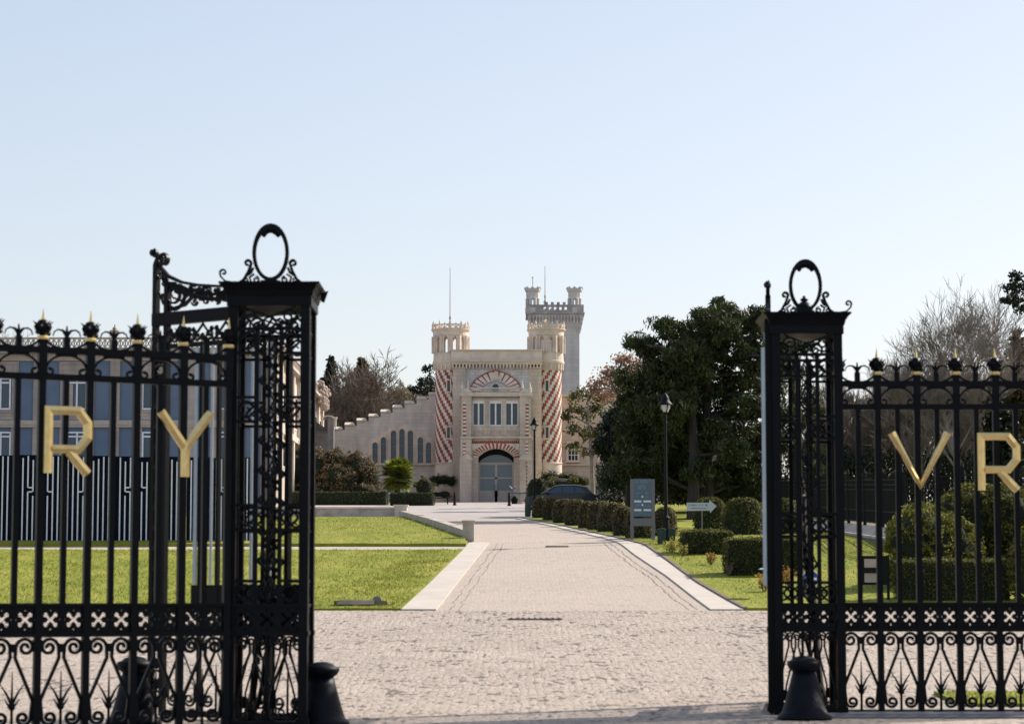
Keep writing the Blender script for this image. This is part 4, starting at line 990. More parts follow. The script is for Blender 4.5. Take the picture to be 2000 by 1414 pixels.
# --- gate piers: open lattice boxes
def face_panel(wd, side=False):
    """one side of a pier: local x 0..wd, z up"""
    mb = MB(); t_, d_ = .028, .03; HT = 5.18
    x1, x2 = wd*.31, wd*.69
    for x in (x1, x2): mb.box(x-.026, x+.026, -.02, .02, HB1, HT-.28)
    for z in (HT-.28, HT-.58, 4.05, 3.75, 2.72, 2.42, HB1+.3):
        if z in (HT-.28,): mb.box(0, wd, -.02, .02, z-.02, z+.02)
        else: mb.box(0, x1, -.018, .018, z-.018, z+.018); mb.box(x2, wd, -.018, .018, z-.018, z+.018)
    for zc in (HT-.43, 3.9, 2.57, HB1+.155):
        for xc_ in (x1/2, wd-x1/2):
            r = min(x1, .3)/2-.02
            for k in range(4): mb.ribbon(arc(xc_+.42*r*math.cos(k*math.pi/2), zc+.42*r*math.sin(k*math.pi/2), r*.55, r*.55, k*90-80, k*90+80, 8), .03, .03)
            for k in range(4): mb.ribbon([(xc_+r*.75*math.cos(R(45+90*k)), zc+r*.75*math.sin(R(45+90*k))), (xc_+r*1.35*math.cos(R(45+90*k)), zc+r*1.35*math.sin(R(45+90*k)))], .022, .02)
    # top scroll frieze
    z0_, z1_ = HT-.26, HT
    for f in (-1, 1):
        cx = wd/2+f*wd*.31
        mb.ribbon([(wd/2-f*wd*.42, (z1_ if f > 0 else z1_)-.01), (wd/2, (z0_+z1_)/2+.05*f*0), (cx-f*.02, z0_+.02)], .022, .03)
        mb.ribbon(spiral(cx, (z0_+z1_)/2, .115, 250, 1.6, f, 24, .15), .026, .032)
        mb.ribbon([(cx-f*.1, (z0_+z1_)/2-.02), (cx-f*.17, (z0_+z1_)/2-.05), (cx-f*.2, (z0_+z1_)/2)], [.03,.025,.01], .025)
    # central candelabra of S scrolls and leaves
    z = HB1+.05; k = 0; rr_ = random.Random(7)
    while z < (HT-.5 if not side else 0):
        for f in (-1, 1):
            mb.ribbon(spiral(wd/2+f*wd*.085, z+.13, .062, 270 if f > 0 else 270, 1.1, f, 14, .25), .02, .028)
            mb.ribbon([(wd/2, z), (wd/2+f*.05, z+.04), (wd/2+f*.1, z+.13), (wd/2+f*.035, z+.3), (wd/2, z+.36)], .02, .026)
        mb.blob((wd/2, 0, z+.02), .045, .6, k); mb.blob((wd/2, 0, z+.3), .036, .6, k+5)
        z += .37; k += 1
    mb.tube([(wd/2, 0, HB1), (wd/2, 0, HT-.28)], .018, 6)
    # pierced band and lower scrolls
    mb.box(0, wd, -.03, .03, HB0-.03, HB0+.02); mb.box(0, wd, -.03, .03, HB1-.02, HB1+.02); mb.box(0, wd, -.03, .03, H0-.03, H0+.04)
    n = 3
    for i in range(n): band_cell(mb, wd*i/n+.01, wd/n-.02, HB0+.02, HB1-.02)
    for i in range(1, n): mb.box(wd*i/n-.01, wd*i/n+.01, -.015, .015, HB0+.02, HB1-.02)
    for i, c in enumerate((wd*.26, wd*.74)):
        for f in (-1, 1):
            save = mb.T; mb.T = (save or Matrix.Identity(4))@Matrix.Translation((c, 0, 0)); scroll_half(mb, wd*.5, .024, .03, f); mb.T = save
    mb.tube([(wd/2,0,H0), (wd/2,0,HB0)], .02, 6)
    return mb
def medallion():
    mb = MB(); zc = .385; rx, rz_ = .205, .33
    pts = [(rx*math.cos(R(a))*(1+.0*a), zc+rz_*math.sin(R(a))) for a in range(-90, 271, 9)]
    tt = [.045+.03*max(0, math.sin(R(a)))**3 for a in range(-90, 271, 9)]
    mb.ribbon(pts, tt, .06)
    for f in (-1, 1):
        rr_ = random.Random(3)
        for k in range(9):
            a = 58+k*3.6; a = a if f > 0 else 180-a
            mb.blob(((rx-.035+rr_.uniform(-.012,.012))*math.cos(R(a)), 0, zc+(rz_-.055)*math.sin(R(a))), .034-.001*k, .6, k)
        # side brackets
        mb.ribbon([(f*.40, 0), (f*.33, .05), (f*.27, .16), (f*.245, .24)]+spiral(f*.285, .255, .045, 180 if f > 0 else 0, .85, -f, 10, .4), [.034]*8+[.028]*7, .045)
        mb.ribbon([(f*.2, .12), (f*.26, .08), (f*.24, .02)], .022, .04); mb.ribbon(spiral(f*.18, .05, .045, 90, 1.2, f, 12, .3), .02, .04); mb.ribbon(spiral(f*.3, .05, .035, 90, 1.2, -f, 12, .3), .018, .04)
        mb.ribbon([(f*.215, .2), (f*.24, .14), (f*.3, .1)], .03, .04)
    mb.box(-.12, .12, -.04, .04, 0, .04)
    return mb
def tail_curl(f):
    mb = MB(); mb.ribbon([(0, .02), (f*.1, .015), (f*.2, .03), (f*.26, .09)]+spiral(f*.225, .14, .045, 0 if f > 0 else 180, .9, f, 10, .3), .022, .04); return mb
def pier(label, X, Y, wd, outer):
    """X, Y: front left corner; outer: -1 when the fence joins on the left"""
    t = thing('gate_pier', label, 'gate pier', (X, Y, 0)); dp = wd
    pw = .115
    for (x, y) in ((0, 0), (wd-pw, 0), (0, dp-pw), (wd-pw, dp-pw)):
        mb = MB(); mb.box(x, x+pw, y, y+pw, 0, 5.18); mb.box(x-.02, x+pw+.02, y-.02, y+pw+.02, 0, .12); mb.box(x-.012, x+pw+.012, y-.012, y+pw+.012, 1.12, 1.18)
        mb.build('corner_post', 'iron', t)
    for (x, y, a) in ((pw, pw/2, 0), (pw, dp-pw/2, 0), (pw/2, pw, 90), (wd-pw/2, pw, 90)):
        o_ = face_panel(wd-2*pw, (a == 90 or y > .5) and (outer > 0 or a == 90 and x < .5)).build('lattice_panel', 'iron', t); o_.location = (x, y, 0); o_.rotation_euler = (0, 0, R(a))
    mb = MB(); 
    def ring(z0, e0, z1, e1):
        mb.add([(-e0,-e0,z0),(wd+e0,-e0,z0),(wd+e0,dp+e0,z0),(-e0,dp+e0,z0),(-e1,-e1,z1),(wd+e1,-e1,z1),(wd+e1,dp+e1,z1),(-e1,dp+e1,z1)], [(0,1,5,4),(1,2,6,5),(2,3,7,6),(3,0,4,7),(4,5,6,7),(3,2,1,0)])
    ring(5.18, .02, 5.3, .02); ring(5.3, .03, 5.38, .05); ring(5.38, .06, 5.44, .09); ring(5.44, .11, 5.47, .12)
    mb.build('cap', 'iron', t)
    md = medallion().build('oval_medallion', 'iron', t); md.location = (wd/2, .12, 5.47)
    tc_ = tail_curl(outer).build('curl', 'iron', t); tc_.location = (wd/2+outer*.36, .12, 5.47)
    # raking buttress scroll behind the pier
    mb = MB(); pts = [(0, 3.3), (.12, 3.0), (.12, 2.6), (.2, 2.2), (.42, 1.75), (.6, 1.3), (.66, .8), (.8, .35), (1.05, .08)]
    mb.ribbon(pts, [.05,.07,.08,.1,.1,.1,.1,.08,.05], .07); mb.ribbon([(.02, 1.1), (.2, 1.0), (.35, .8), (.42, .5), (.62, .2), (1.0, .05)], .045, .05)
    mb.ribbon(spiral(.2, 1.7, .16, 60, 1.4, 1, 22, .15), .035, .04); mb.ribbon(spiral(.42, 1.1, .15, 60, 1.4, -1, 22, .15), .035, .04); mb.ribbon(spiral(.2, .35, .17, 0, 1.5, 1, 22, .15), .035, .04); mb.ribbon(spiral(.75, .16, .1, 0, 1.3, 1, 18, .2), .03, .04); mb.ribbon(spiral(.13, 2.35, .09, 60, 1.4, -1, 18, .15), .03, .04)
    mb.box(0, 1.1, -.03, .03, 0, .05)
    for k, p in enumerate(pts[1:-1]): mb.blob((p[0]-.03, 0, p[1]), .07, .6, k)
    o_ = mb.build('back_bracket', 'iron', t); o_.location = (wd/2, dp, 0); o_.rotation_euler = (0, 0, R(90+(25 if outer > 0 else -25)*-1))
    return t
YPL = 30.2
XL0 = PX(443, YPL, 900); wL = PX(603, YPL, 900)-XL0
pl = pier('black openwork iron gate pier left of the open gateway, with an empty oval ring', XL0, YPL, wL, -1)
YPR = 33.45
XR0 = PX(1510, YPR, 900); wR = PX(1648, YPR, 900)-XR0
pr = pier('black openwork iron gate pier right of the gateway with an urn in its oval ring', XR0, YPR, wR, 1)
mb = MB(); mb.lathe([(.05,0),(.09,.02),(.12,.07),(.125,.12),(.1,.17),(.06,.2),(.035,.215),(.055,.23),(.055,.25),(.02,.27),(.025,.29),(.005,.3)], 14); o_ = mb.build('urn_finial', 'iron', pr, smooth=True); o_.location = (wR/2+.03, wR*.55, 5.47)
mb = MB(); mb.prism([(0,0),(.09,.03),(.04,-.12),(0,-.1)], -.03, .03); o_ = mb.build('hinge_bracket', 'iron', pl); o_.location = (wL+.08, wL-.3, 5.42)
# --- gate leaves, swung inwards
LW = 2.75
def leaf(label, hinge, ang, strips):
    """local x runs from the hinge (0) to the free edge (LW)"""
    t = thing('gate_leaf', label, 'gate', (hinge[0], hinge[1], 0), ang)
    TB0, TB1, FR0 = 5.22, 5.39, 4.93
    mb = MB(); mb.box(0, .09, -.045, .045, .04, 5.4); mb.build('hinge_stile', 'iron', t)
    mb = MB()
    for x in (LW-.28, LW-.07): mb.box(x, x+.07, -.04, .04, .04, 5.75 if x < LW-.2 else 6.05)
    z = .3; k = 0
    while z < 5.1:
        mb.ribbon(arc(LW-.14, z, .065, .065, 0, 360, 12), .022, .03); mb.blob((LW-.14, 0, z+.12), .045, .6, k); 
        mb.ribbon([(LW-.22, z+.1), (LW-.14, z+.16), (LW-.07, z+.1)], .03, .03); mb.box(LW-.22, LW-.07, -.012, .012, z+.15, z+.2); z += .27; k += 1
    mb.build('free_stile', 'iron', t)
    for (a, b_, y) in ((TB0, TB1, .05), (FR0-.03, FR0+.03, .03), (.04, .12, .04), (HB0-.02, HB0+.02, .03), (HB1-.01, HB1+.02, .03)):
        mb = MB(); mb.box(.09, (LW-.28 if a != TB0 else LW-.0), -y, y, a, b_); mb.build('rail', 'iron', t)
    n = 8; s_ = (LW-.37)/n
    mb = MB(); band_cell(mb, .1, s_-.02, HB0+.02, HB1-.01); c0 = mb.build('pierced_band', 'iron', t)
    for i in range(1, n): again(c0, (i*s_, 0, 0), t)
    mb = MB()
    for i in range(n//2):
        mb.T = Matrix.Translation((.09+(2*i+1)*s_, 0, 0)); scroll_half(mb, 2*s_, .026, .03, 1, .12); scroll_half(mb, 2*s_, .026, .03, -1, .12)
        mb.tube([(0,0,.12),(0,0,.5),(0,0,.75)], [.018,.015,.004], 5)
    mb.T = None; mb.build('scrollwork', 'iron', t)
    for i in range(1, n):
        x = .09+i*s_; mb = MB(); mb.box(x-.026, x+.026, -.026, .026, .12 if i % 2 == 0 else HB1, FR0); mb.build('bar', 'iron', t)
    mb = MB(); mb.box(.09, LW-.75, -.02, .02, HB1+.02, HB1+.26); mb.build('kick_plate', 'iron', t)
    mb = MB()
    for i in range(6):
        c = .09+(i+.5)*(LW-.37)/6; h_ = (LW-.37)/12
        mb.ribbon([(c-h_, FR0+.04), (c, TB0-.02), (c+h_, FR0+.04)], .022, .03); 
        for f in (-1, 1): mb.ribbon(spiral(c+f*h_*.55, FR0+.13, .085, 200 if f > 0 else -20, 1.3, f, 16, .2), .024, .03); mb.blob((c+f*h_*.8, 0, FR0+.2), .04, .6, i)
        mb.blob((c, 0, FR0+.1), .05, .6, i+9)
    mb.build('scroll_frieze', 'iron', t)
    # cresting: a swept volute rising to the free edge
    mb = MB()
    top = [(LW-.06, 6.14), (LW-.12, 6.0), (LW-.25, 5.88), (LW-.5, 5.78), (LW-.8, 5.72), (LW-1.15, 5.68), (LW-1.4, 5.66), (LW-1.55, 5.58), (LW-1.6, 5.5)]
    mb.ribbon(top, [.03,.05,.05,.04,.04,.035,.035,.03,.03], .045)
    mb.ribbon([(LW-.03, 5.4), (LW-.03, 5.9), (LW-.03, 6.06), (LW-.08, 6.16), (LW-.17, 6.2)]+spiral(LW-.17, 6.1, .085, 80, 1.0, 1, 14, .3), [.07,.07,.07,.06,.05]+[.04]*13+[.05,.05], .06)
    mb.blob((LW+.01, 0, 6.22), .065, .9, 4)
    mb.ribbon([(LW-.07, 5.66)]+arc(LW-.52, 5.7, .45, .42, 190+170, 190+80, 14, 1)[1:], .04, .045) if False else None
    mb.ribbon([(LW-.1, 5.68), (LW-.18, 5.52), (LW-.36, 5.44), (LW-.56, 5.47), (LW-.74, 5.6), (LW-.95, 5.69)], .036, .045)
    mb.ribbon([(LW-.3, 5.7), (LW-.36, 5.58), (LW-.5, 5.53), (LW-.62, 5.6), (LW-.66, 5.72)], .024, .04)
    for k, (x, z, r) in enumerate(((.22,5.8,.07), (.35,5.73,.07), (.47,5.7,.06), (.62,5.66,.07), (.85,5.6,.07), (1.0,5.57,.08), (1.15,5.6,.07), (1.3,5.55,.08), (1.42,5.6,.07))):
        mb.ribbon(spiral(LW-x, z, r, 40*k, 1.2, 1 if k % 2 else -1, 14, .25), .02, .035); mb.blob((LW-x-.05, 0, z-.06), .035, .6, k); mb.blob((LW-x+.05, 0, z+.03), .03, .6, k+3)
    for k in range(5): mb.ribbon(spiral(.2+k*.2, 5.49, .07, 270, 1.2, 1 if k % 2 else -1, 12, .3), .022, .03)
    rr_ = random.Random(11)
    def topz(x):
        q = sorted(top); return float(np.interp(x, [a for a, b in q], [b for a, b in q]))
    for k in range(26):
        x = LW-.12-k*.058; z_ = topz(x)-.07-rr_.uniform(0, .05); mb.ribbon(spiral(x, z_, .058, 50*k, 1.2, 1 if k % 2 else -1, 12, .25), .022, .035)
        if k % 2: mb.blob((x-.03, 0, z_-.07), .034, .6, k)
    mb.ribbon([(LW-.3, 6.0-.28), (LW-.6, 5.62), (LW-.9, 5.56), (LW-1.2, 5.5)], .03, .04)
    for k in range(9): x = LW-.75-k*.1; mb.ribbon(spiral(x, 5.5+.05*(k % 2), .06, 70*k, 1.2, 1 if k % 2 else -1, 12, .25), .022, .035); mb.blob((x, 0, 5.56), .03, .6, k)
    mb.ribbon(arc(LW-.36, 5.62, .2, .2, 170, 370, 16), .034, .045); mb.ribbon(arc(LW-.36, 5.62, .11, .11, 150, 390, 12), .026, .045)
    mb.build('swept_cresting', 'iron', t)
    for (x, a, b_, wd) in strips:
        mb = MB(); mb.box(x-wd/2, x+wd/2, -.034, -.028, a, b_); mb.build('streak_strip', 'streak_strip', t)
    return t
hL = (XL0+wL-.03, YPL+wL+.05)
# free edge should stand at photo column 312, depth about 32.4
tgt = (PX(297, 32.9, 900), 32.9)
vx, vy = tgt[0]-hL[0], tgt[1]-hL[1]; angL = math.atan2(vy, vx); LW = math.hypot(vx, vy)
def colx(px):
    k = (px-1000)/(F*CP-(707-860)*SP); dx, dy = math.cos(angL), math.sin(angL)
    return (k*hL[1]-hL[0])/(dx-k*dy)
# the leaf is rotated by more than 90 degrees: its -y side faces away, so strips go on the near (+y) side through a mirrored copy
lf = leaf('black wrought iron gate leaf opened inwards behind the left fence', hL, angL, [])
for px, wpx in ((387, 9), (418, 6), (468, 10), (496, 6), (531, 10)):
    x = colx(px); w_ = wpx/160*1.1; mb = MB(); mb.box(x-w_/2, x+w_/2, .032, .045, HB1+.27, FR_ if False else 4.88); mb.build('streak_strip', 'streak_strip', lf)  # added pale strips that draw the bright streaks along the leaf bars
LWs = LW; LW = 2.75
hR = (XR0-.04, YPR+.1)
angR = math.atan2(1.0, (PX(1503, 36.6, 900)-hR[0])/(36.6-hR[1]))
lr = leaf('black wrought iron gate leaf opened inwards and seen edge-on beside the right gate pier', hR, angR, [])
mb = MB(); mb.box(-.03, .0, .05, .1, 1.75, 5.0); mb.build('streak_strip', 'streak_strip', lr)  # added pale strip for the bright streak on the edge-on leaf
# --- conical guard stones of cast iron
def guard(px, Y, ztop, label):
    X = PX(px, Y, 1350); t = thing('guard_post', label, 'bollard', (X, Y, 0), group='conical iron guard posts by the gate piers')
    k = ztop/.82
    mb = MB(); mb.lathe([(.36,0),(.35,.06),(.3,.1),(.265,.2),(.18,.52),(.15,.64)], 22); mb.build('cone', 'bluemetal', t, smooth=True)
    mb = MB(); mb.lathe([(.15,.63),(.2,.67),(.225,.72),(.22,.76),(.16,.78),(.13,.81),(.06,.83),(.0,.835)], 22, cap=False); mb.build('head', 'bluemetal', t, smooth=True)
    for o_ in (t,): o_.scale = (1, 1, k)
    return t
guard(1571, 32.4, .82, 'dark conical guard post in front of the right gate pier')
guard(628, 31.0, .78, 'dark conical guard post beside the inner edge of the left gate pier')
guard(262, 31.3, .84, 'dark conical guard post behind the left fence below the letter Y')
# ============================================================ STREET FURNITURE
def lamp(px, ptop, pbase, label):
    Y = GY(pbase); X = PX(px, Y, 900); z = gz(Y); H = PZ(ptop, Y)-z
    t = thing('street_lamp', label, 'street lamp', (X, Y, z), group='lamps along the driveway')
    mb = MB(); mb.lathe([(.16,0),(.16,.12),(.12,.2),(.11,.75),(.14,.8),(.08,.88),(.06,1.0),(.045,H-1.0),(.07,H-.98),(.05,H-.92),(.045,H-.62)], 12); mb.build('post', 'black', t)
    mb = MB(); mb.lathe([(.02,H),(.035,H-.04),(.06,H-.06),(.1,H-.12),(.13,H-.2),(.14,H-.26),(.2,H-.33),(.24,H-.38),(.24,H-.4),(.18,H-.405)][::-1], 16); mb.build('bell_cap', 'bluemetal', t, smooth=True)
    g_ = MB(); g_.lathe([(.08,H-.64),(.15,H-.5),(.165,H-.405)], 8, cap=True); gg = g_.build('lamp_glass', 'lampglass', t)
    mb = MB()
    for k in range(4): a = k*math.pi/2+.4; mb.tube([(.085*math.cos(a), .085*math.sin(a), H-.65), (.175*math.cos(a), .175*math.sin(a), H-.4)], .013, 5)
    mb.lathe([(.05,H-.68),(.1,H-.655),(.1,H-.635)], 10); mb.build('cage', 'black', t)
lamp(1300, 767, 1060, 'tall black street lamp with bell shaped cap beside the information sign')
lamp(1044, 815, 1008, 'black street lamp standing before the castle porch')
# the lamp hidden behind the right pier, whose shadow lies on the cobbles
# information totem
x0, Y, z = G(1255, 1057); f_ = lambda px: PX(px, Y, 1000)-x0; q = lambda py: PZ(py, Y)-z
t = thing('information_sign', 'grey and blue information sign board with white strips on two legs beside the driveway', 'sign', (x0, Y, z))
for (a, b) in ((1231.5, 1237.5), (1273, 1279)):
    mb = MB(); mb.box(f_(a), f_(b), -.05, .05, 0, q(935.5)); mb.build('leg', 'sign_grey', t)
mb = MB(); mb.box(f_(1237.5), f_(1273), -.04, .04, q(1027), q(1012)); mb.build('lower_panel', 'sign_grey', t)
mb = MB(); mb.box(f_(1237.5), f_(1273), -.045, .045, q(1008.5), q(935)); bd = mb.build('board', 'sign_blue', t)
mb = MB(); mb.box(f_(1227), f_(1284), -.3, .3, -.1, .05); mb.build('plinth', 'concrete', t)
mb = MB()
for (a, b, c, d) in ((1238.5,1252.5,977,981),(1256.5,1271.5,977,981),(1238.5,1252.5,994,998),(1257,1271.5,994,998)): mb.box(f_(a), f_(b), -.05, -.045, q(d), q(c))
for c in (970, 985.8): X = f_(1254.6); mb.prism([(X+.035*math.cos(k*math.pi/4), q(c)+.035*math.sin(k*math.pi/4)) for k in range(8)], -.05, -.045)
mb.build('white_strips', 'sign_white', bd)
mb = MB(); rr_ = random.Random(4)
def scribble(x0_, x1_, py, h, dens=.8):
    x = x0_
    while x < x1_:
        w_ = rr_.uniform(.6, 1.4)
        if rr_.random() < dens: mb.box(f_(x), f_(min(x+w_, x1_)), -.049, -.045, q(py+h*rr_.uniform(.7,1)), q(py))
        x += w_+.35
scribble(1239, 1269, 937.5, 2); scribble(1241, 1267, 941.3, 2); scribble(1243, 1249, 962, 3); scribble(1261, 1266, 961, 4); scribble(1244, 1247, 969, 2.5); scribble(1261, 1266, 969, 2.5)
scribble(1242, 1250, 984.5, 2.5); scribble(1260, 1268, 984.5, 2.5); scribble(1240, 1252, 988.5, 1.4); scribble(1257, 1271, 988.5, 1.4); scribble(1248, 1262, 1000.5, 1.2); scribble(1240, 1252, 1004, 1.2); scribble(1259, 1270, 1004, 1.2)
mb.ribbon([(f_(1246), q(953)), (f_(1249), q(949)), (f_(1252), q(951)), (f_(1255), q(946)), (f_(1259), q(950)), (f_(1261), q(954)), (f_(1246), q(954))], .02, .004, -.047)
mb.build('faint_print', 'sign_faint', bd)
# arrow sign
Y = 88.; x0 = PX(1371, Y, 1000); z = gz(Y); f_ = lambda px: PX(px, Y, 990)-x0; q = lambda py: PZ(py, Y)-z
t = thing('arrow_sign', 'white arrow shaped signboard pointing right on a thin post above the hedges', 'sign', (x0, Y, z))
mb = MB(); mb.prism([(f_(1341), q(981.5)), (f_(1385.5), q(981.5)), (f_(1385.5), q(976)), (f_(1399.5), q(988.5)), (f_(1387), q(1001.5)), (f_(1386), q(997)), (f_(1341), q(997.5))], -.02, .02); mb.build('arrow_board', 'arrow_white', t)
mb = MB(); rr_ = random.Random(9)
def words(x0_, x1_, py, h):
    x = x0_
    while x < x1_:
        w_ = rr_.uniform(.9, 1.5)
        if rr_.random() < .88:
            X0, X1, Z0, Z1 = f_(x), f_(min(x+w_, x1_)), q(py+h), q(py); k = rr_.choice('LTIHO'); th = .012
            mb.box(X0, X0+th, -.024, -.02, Z0, Z1)
            if k in 'HO': mb.box(X1-th, X1, -.024, -.02, Z0, Z1)
            if k in 'LO': mb.box(X0+th, X1-th, -.024, -.02, Z0, Z0+th)
            if k in 'TO': mb.box(X0+th, X1-th, -.024, -.02, Z1-th, Z1)
            if k == 'H': mb.box(X0+th, X1-th, -.024, -.02, (Z0+Z1)/2-th/2, (Z0+Z1)/2+th/2)
        x += w_+.4
words(1344.5, 1383.5, 984.6, 3.2); words(1347.5, 1381, 991.3, 2.4); mb.build('lettering', 'text_grey', t)
mb = MB(); mb.tube([(0, .04, -.1), (0, .04, q(982))], .022, 8); mb.build('post', 'sign_grey', t)
# bins
def bin_(x0p, x1p, ptop, pbase, label):
    xx, Y, z = G((x0p+x1p)/2, pbase); w_ = (x1p-x0p)/2*Y/F; h = PZ(ptop, Y)-z
    t = thing('litter_bin', label, 'bin', (xx, Y, z)); mb = MB(); mb.lathe([(w_*.8,0),(w_*.85,.04),(w_*.9,h*.93),(w_,h*.95),(w_,h),(w_*.85,h)], 14)
    for k in range(14): a = 2*math.pi*k/14; mb.box(w_*.9*math.cos(a)-.012, w_*.9*math.cos(a)+.012, w_*.9*math.sin(a)-.012, w_*.9*math.sin(a)+.012, .05, h*.93)
    mb.build('drum', 'bin', t); mb = MB(); mb.lathe([(w_*.86,h),(w_*.86,h+.01),(w_*.5,h+.03)], 14); mb.build('liner', 'black', t)
bin_(1284, 1301, 1033, 1066, 'dark green litter bin just right of the information sign')
bin_(1301.5, 1319, 1033, 1060, 'dark green litter bin farther right, at the foot of the street lamp')
bin_(1025, 1037, 986, 1009, 'small dark green bin with pinkish rim where the driveway meets the forecourt')
# roundel
Y = 52.; x0 = PX(1583, Y, 1130); z = gz(Y)
t = thing('direction_sign', 'round blue traffic sign with white arrow behind the right gate pier', 'sign', (x0, Y, z)); rz_ = PZ(1130, Y)-z; r = 17*Y/F
mb = MB(); mb.prism([(r*math.cos(k*math.pi/14), rz_+r*math.sin(k*math.pi/14)) for k in range(28)], -.01, .01); mb.build('disc', 'roundel', t)
mb = MB(); mb.prism([(-r*.75, rz_), (-r*.25, rz_+r*.45), (-r*.25, rz_+r*.14), (r*.7, rz_+r*.14), (r*.7, rz_-r*.14), (-r*.25, rz_-r*.14), (-r*.25, rz_-r*.45)], -.014, -.01); mb.ribbon(arc(0, rz_, r*.95, r*.95, 0, 360, 28), .015, .004, -.012); mb.build('arrow', 'white_paint', t)
mb = MB(); mb.tube([(0,.03,-.1),(0,.03,rz_+r*.6)], .025, 8); mb.build('post', 'sign_grey', t)
# framed double notice on the lawn
x0, Y, z = G(1706, 1176); f_ = lambda px: PX(px, Y, 1120)-x0; q = lambda py: PZ(py, Y)-z
t = thing('notice_frame', 'dark framed stand with two pale placards on the right lawn behind the fence', 'sign', (x0, Y, z))
for (a, b) in ((1675, 1680), (1732, 1737)): mb = MB(); mb.box(f_(a), f_(b), -.03, .03, -.05, q(1085)); mb.build('leg', 'black', t)
mb = MB(); mb.box(f_(1680), f_(1732), -.025, .025, q(1091), q(1085)); mb.box(f_(1680), f_(1732), -.025, .025, q(1119), q(1108)); mb.box(f_(1680), f_(1732), -.025, .025, q(1142), q(1137)); mb.box(f_(1680), f_(1688), -.02, .02, q(1137), q(1091)); mb.box(f_(1722), f_(1732), -.02, .02, q(1137), q(1091)); mb.build('frame', 'black', t)
for (a, b) in ((1091, 1108), (1119, 1137)): mb = MB(); mb.box(f_(1688), f_(1722), -.012, .012, q(b), q(a)); mb.build('placard', 'wallstone', t)
# small white post tops left of the right pier lawn (path light)
x0, Y, z = G(1500, 1172)
t = thing('path_light', 'small garden light with flat pale top beside the right gate pier', 'lamp', (x0+.05, Y, z)); mb = MB(); mb.lathe([(.05,0),(.03,.05),(.03,.68),(.05,.7)], 8); mb.build('post', 'black', t); mb = MB(); mb.lathe([(.14,.7),(.28,.73),(.2,.76),(.0,.77)], 14, cap=False); mb.build('cap', 'arrow_white', t)
# ---------------- parked car
Y = 137.; x0 = PX(1094, Y, 960); z = gz(Y)
t = thing('parked_car', 'dark blue hatchback parked behind the row of clipped topiary', 'car', (x0, Y, z))
mb = MB(); bodyp = [(-1.95,.35),(-2.0,.6),(-1.92,.78),(-1.05,.93),(1.75,.98),(1.95,.9),(2.0,.6),(1.95,.32),(1.6,.28),(1.3,.25),(-1.3,.25),(-1.6,.28)]
mb.prism(bodyp, -.85, .85); mb.build('body', 'carpaint', t)
mb = MB(); cab = [(-1.0,.93),(-.3,1.38),(0,1.44),(.9,1.44),(1.45,1.34),(1.78,.98)]
def taper(mb, pts, y0, y1, k0, k1):
    n = len(pts); vs = []
    for sy in (-1, 1):
        for (x, zz) in pts: tt = (zz-.93)/.5; vs.append((x, sy*(y1+(y0-y1)*min(1, max(0, tt))), zz))
    mb.add(vs, [tuple(range(n)), tuple(range(2*n-1, n-1, -1))]+[((i+1)%n, i, n+i, n+(i+1)%n) for i in range(n)])
taper(mb, cab, .58, .8, 0, 0); mb.build('cabin', 'carpaint', t)
for sy in (-1, 1):
    for pts in ([(-.78,.97),(-.22,1.33),(.08,1.35),(.08,.97)], [(.14,.97),(.14,1.35),(.75,1.35),(.75,.97)], [(.82,.98),(.82,1.34),(1.15,1.28),(1.45,1.0)]):
        mb = MB(); n = len(pts); vs = []
        for off in (.0, .012):
            for (x, zz) in pts: tt = (zz-.93)/.5; vs.append((x, sy*(.8+(.58-.8)*tt+off), zz))
        mb.add(vs, [tuple(range(n)), tuple(range(2*n-1, n-1, -1))]+[((i+1)%n, i, n+i, n+(i+1)%n) for i in range(n)]); mb.build('window', 'glass2', t)
    for x in (-1.28, 1.25):
        mb = MB(); mb.tube([(x, sy*.66, .31), (x, sy*.87, .31)], .31, 18); wh = mb.build('wheel', 'tyre', t); mb = MB(); mb.tube([(x, sy*.86, .31), (x, sy*.885, .31)], .2, 12); mb.build('rim', 'chrome', wh)
mb = MB(); mb.tube([(-1.05,-.79,.96),(-.3,-.6,1.385),(0,-.585,1.44),(.9,-.585,1.445),(1.4,-.6,1.36)], .022, 6); mb.build('roof_trim', 'chrome', t)
mb = MB(); mb.blob((-.72,-.9,1.0), .1); mb.build('mirror', 'carpaint', t)
mb = MB(); mb.box(-1.99,-1.9,-.7,-.45,.62,.74); mb.build('headlight', 'lampglass', t); mb = MB(); mb.box(-1.99,-1.9,.45,.7,.62,.74); mb.build('headlight', 'lampglass', t)
# ---------------- garden wall and iron railing on the right
t = thing('iron_railing', 'long dark iron railing on a grey stone base running back along the right lawn', 'fence', (XW+.25, 55, gz(55)))
Ya, Yz = 55., 131.; N = 19; st = (Yz-Ya)/N
wt = lambda Y: CAMZ+2.02+(Y-74.6)*.045 if Y > 74.6 else CAMZ+2.02+(Y-74.6)*.012
mb = MB()
for i in range(N):
    a, b = Ya+i*st, Ya+(i+1)*st; A_, B_ = XWf(a), XWf(b)
    mb.add([(A_+.05,a,gz(a)-.2),(A_+.5,a,gz(a)-.2),(B_+.5,b,gz(b)-.2),(B_+.05,b,gz(b)-.2),(A_+.05,a,wt(a)-.28),(A_+.5,a,wt(a)),(B_+.5,b,wt(b)),(B_+.05,b,wt(b)-.28)], [(0,3,2,1),(4,5,6,7),(0,1,5,4),(1,2,6,5),(2,3,7,6),(3,0,4,7)])
mb.build('base_wall', 'greywall', t, world=True)
mb = MB()
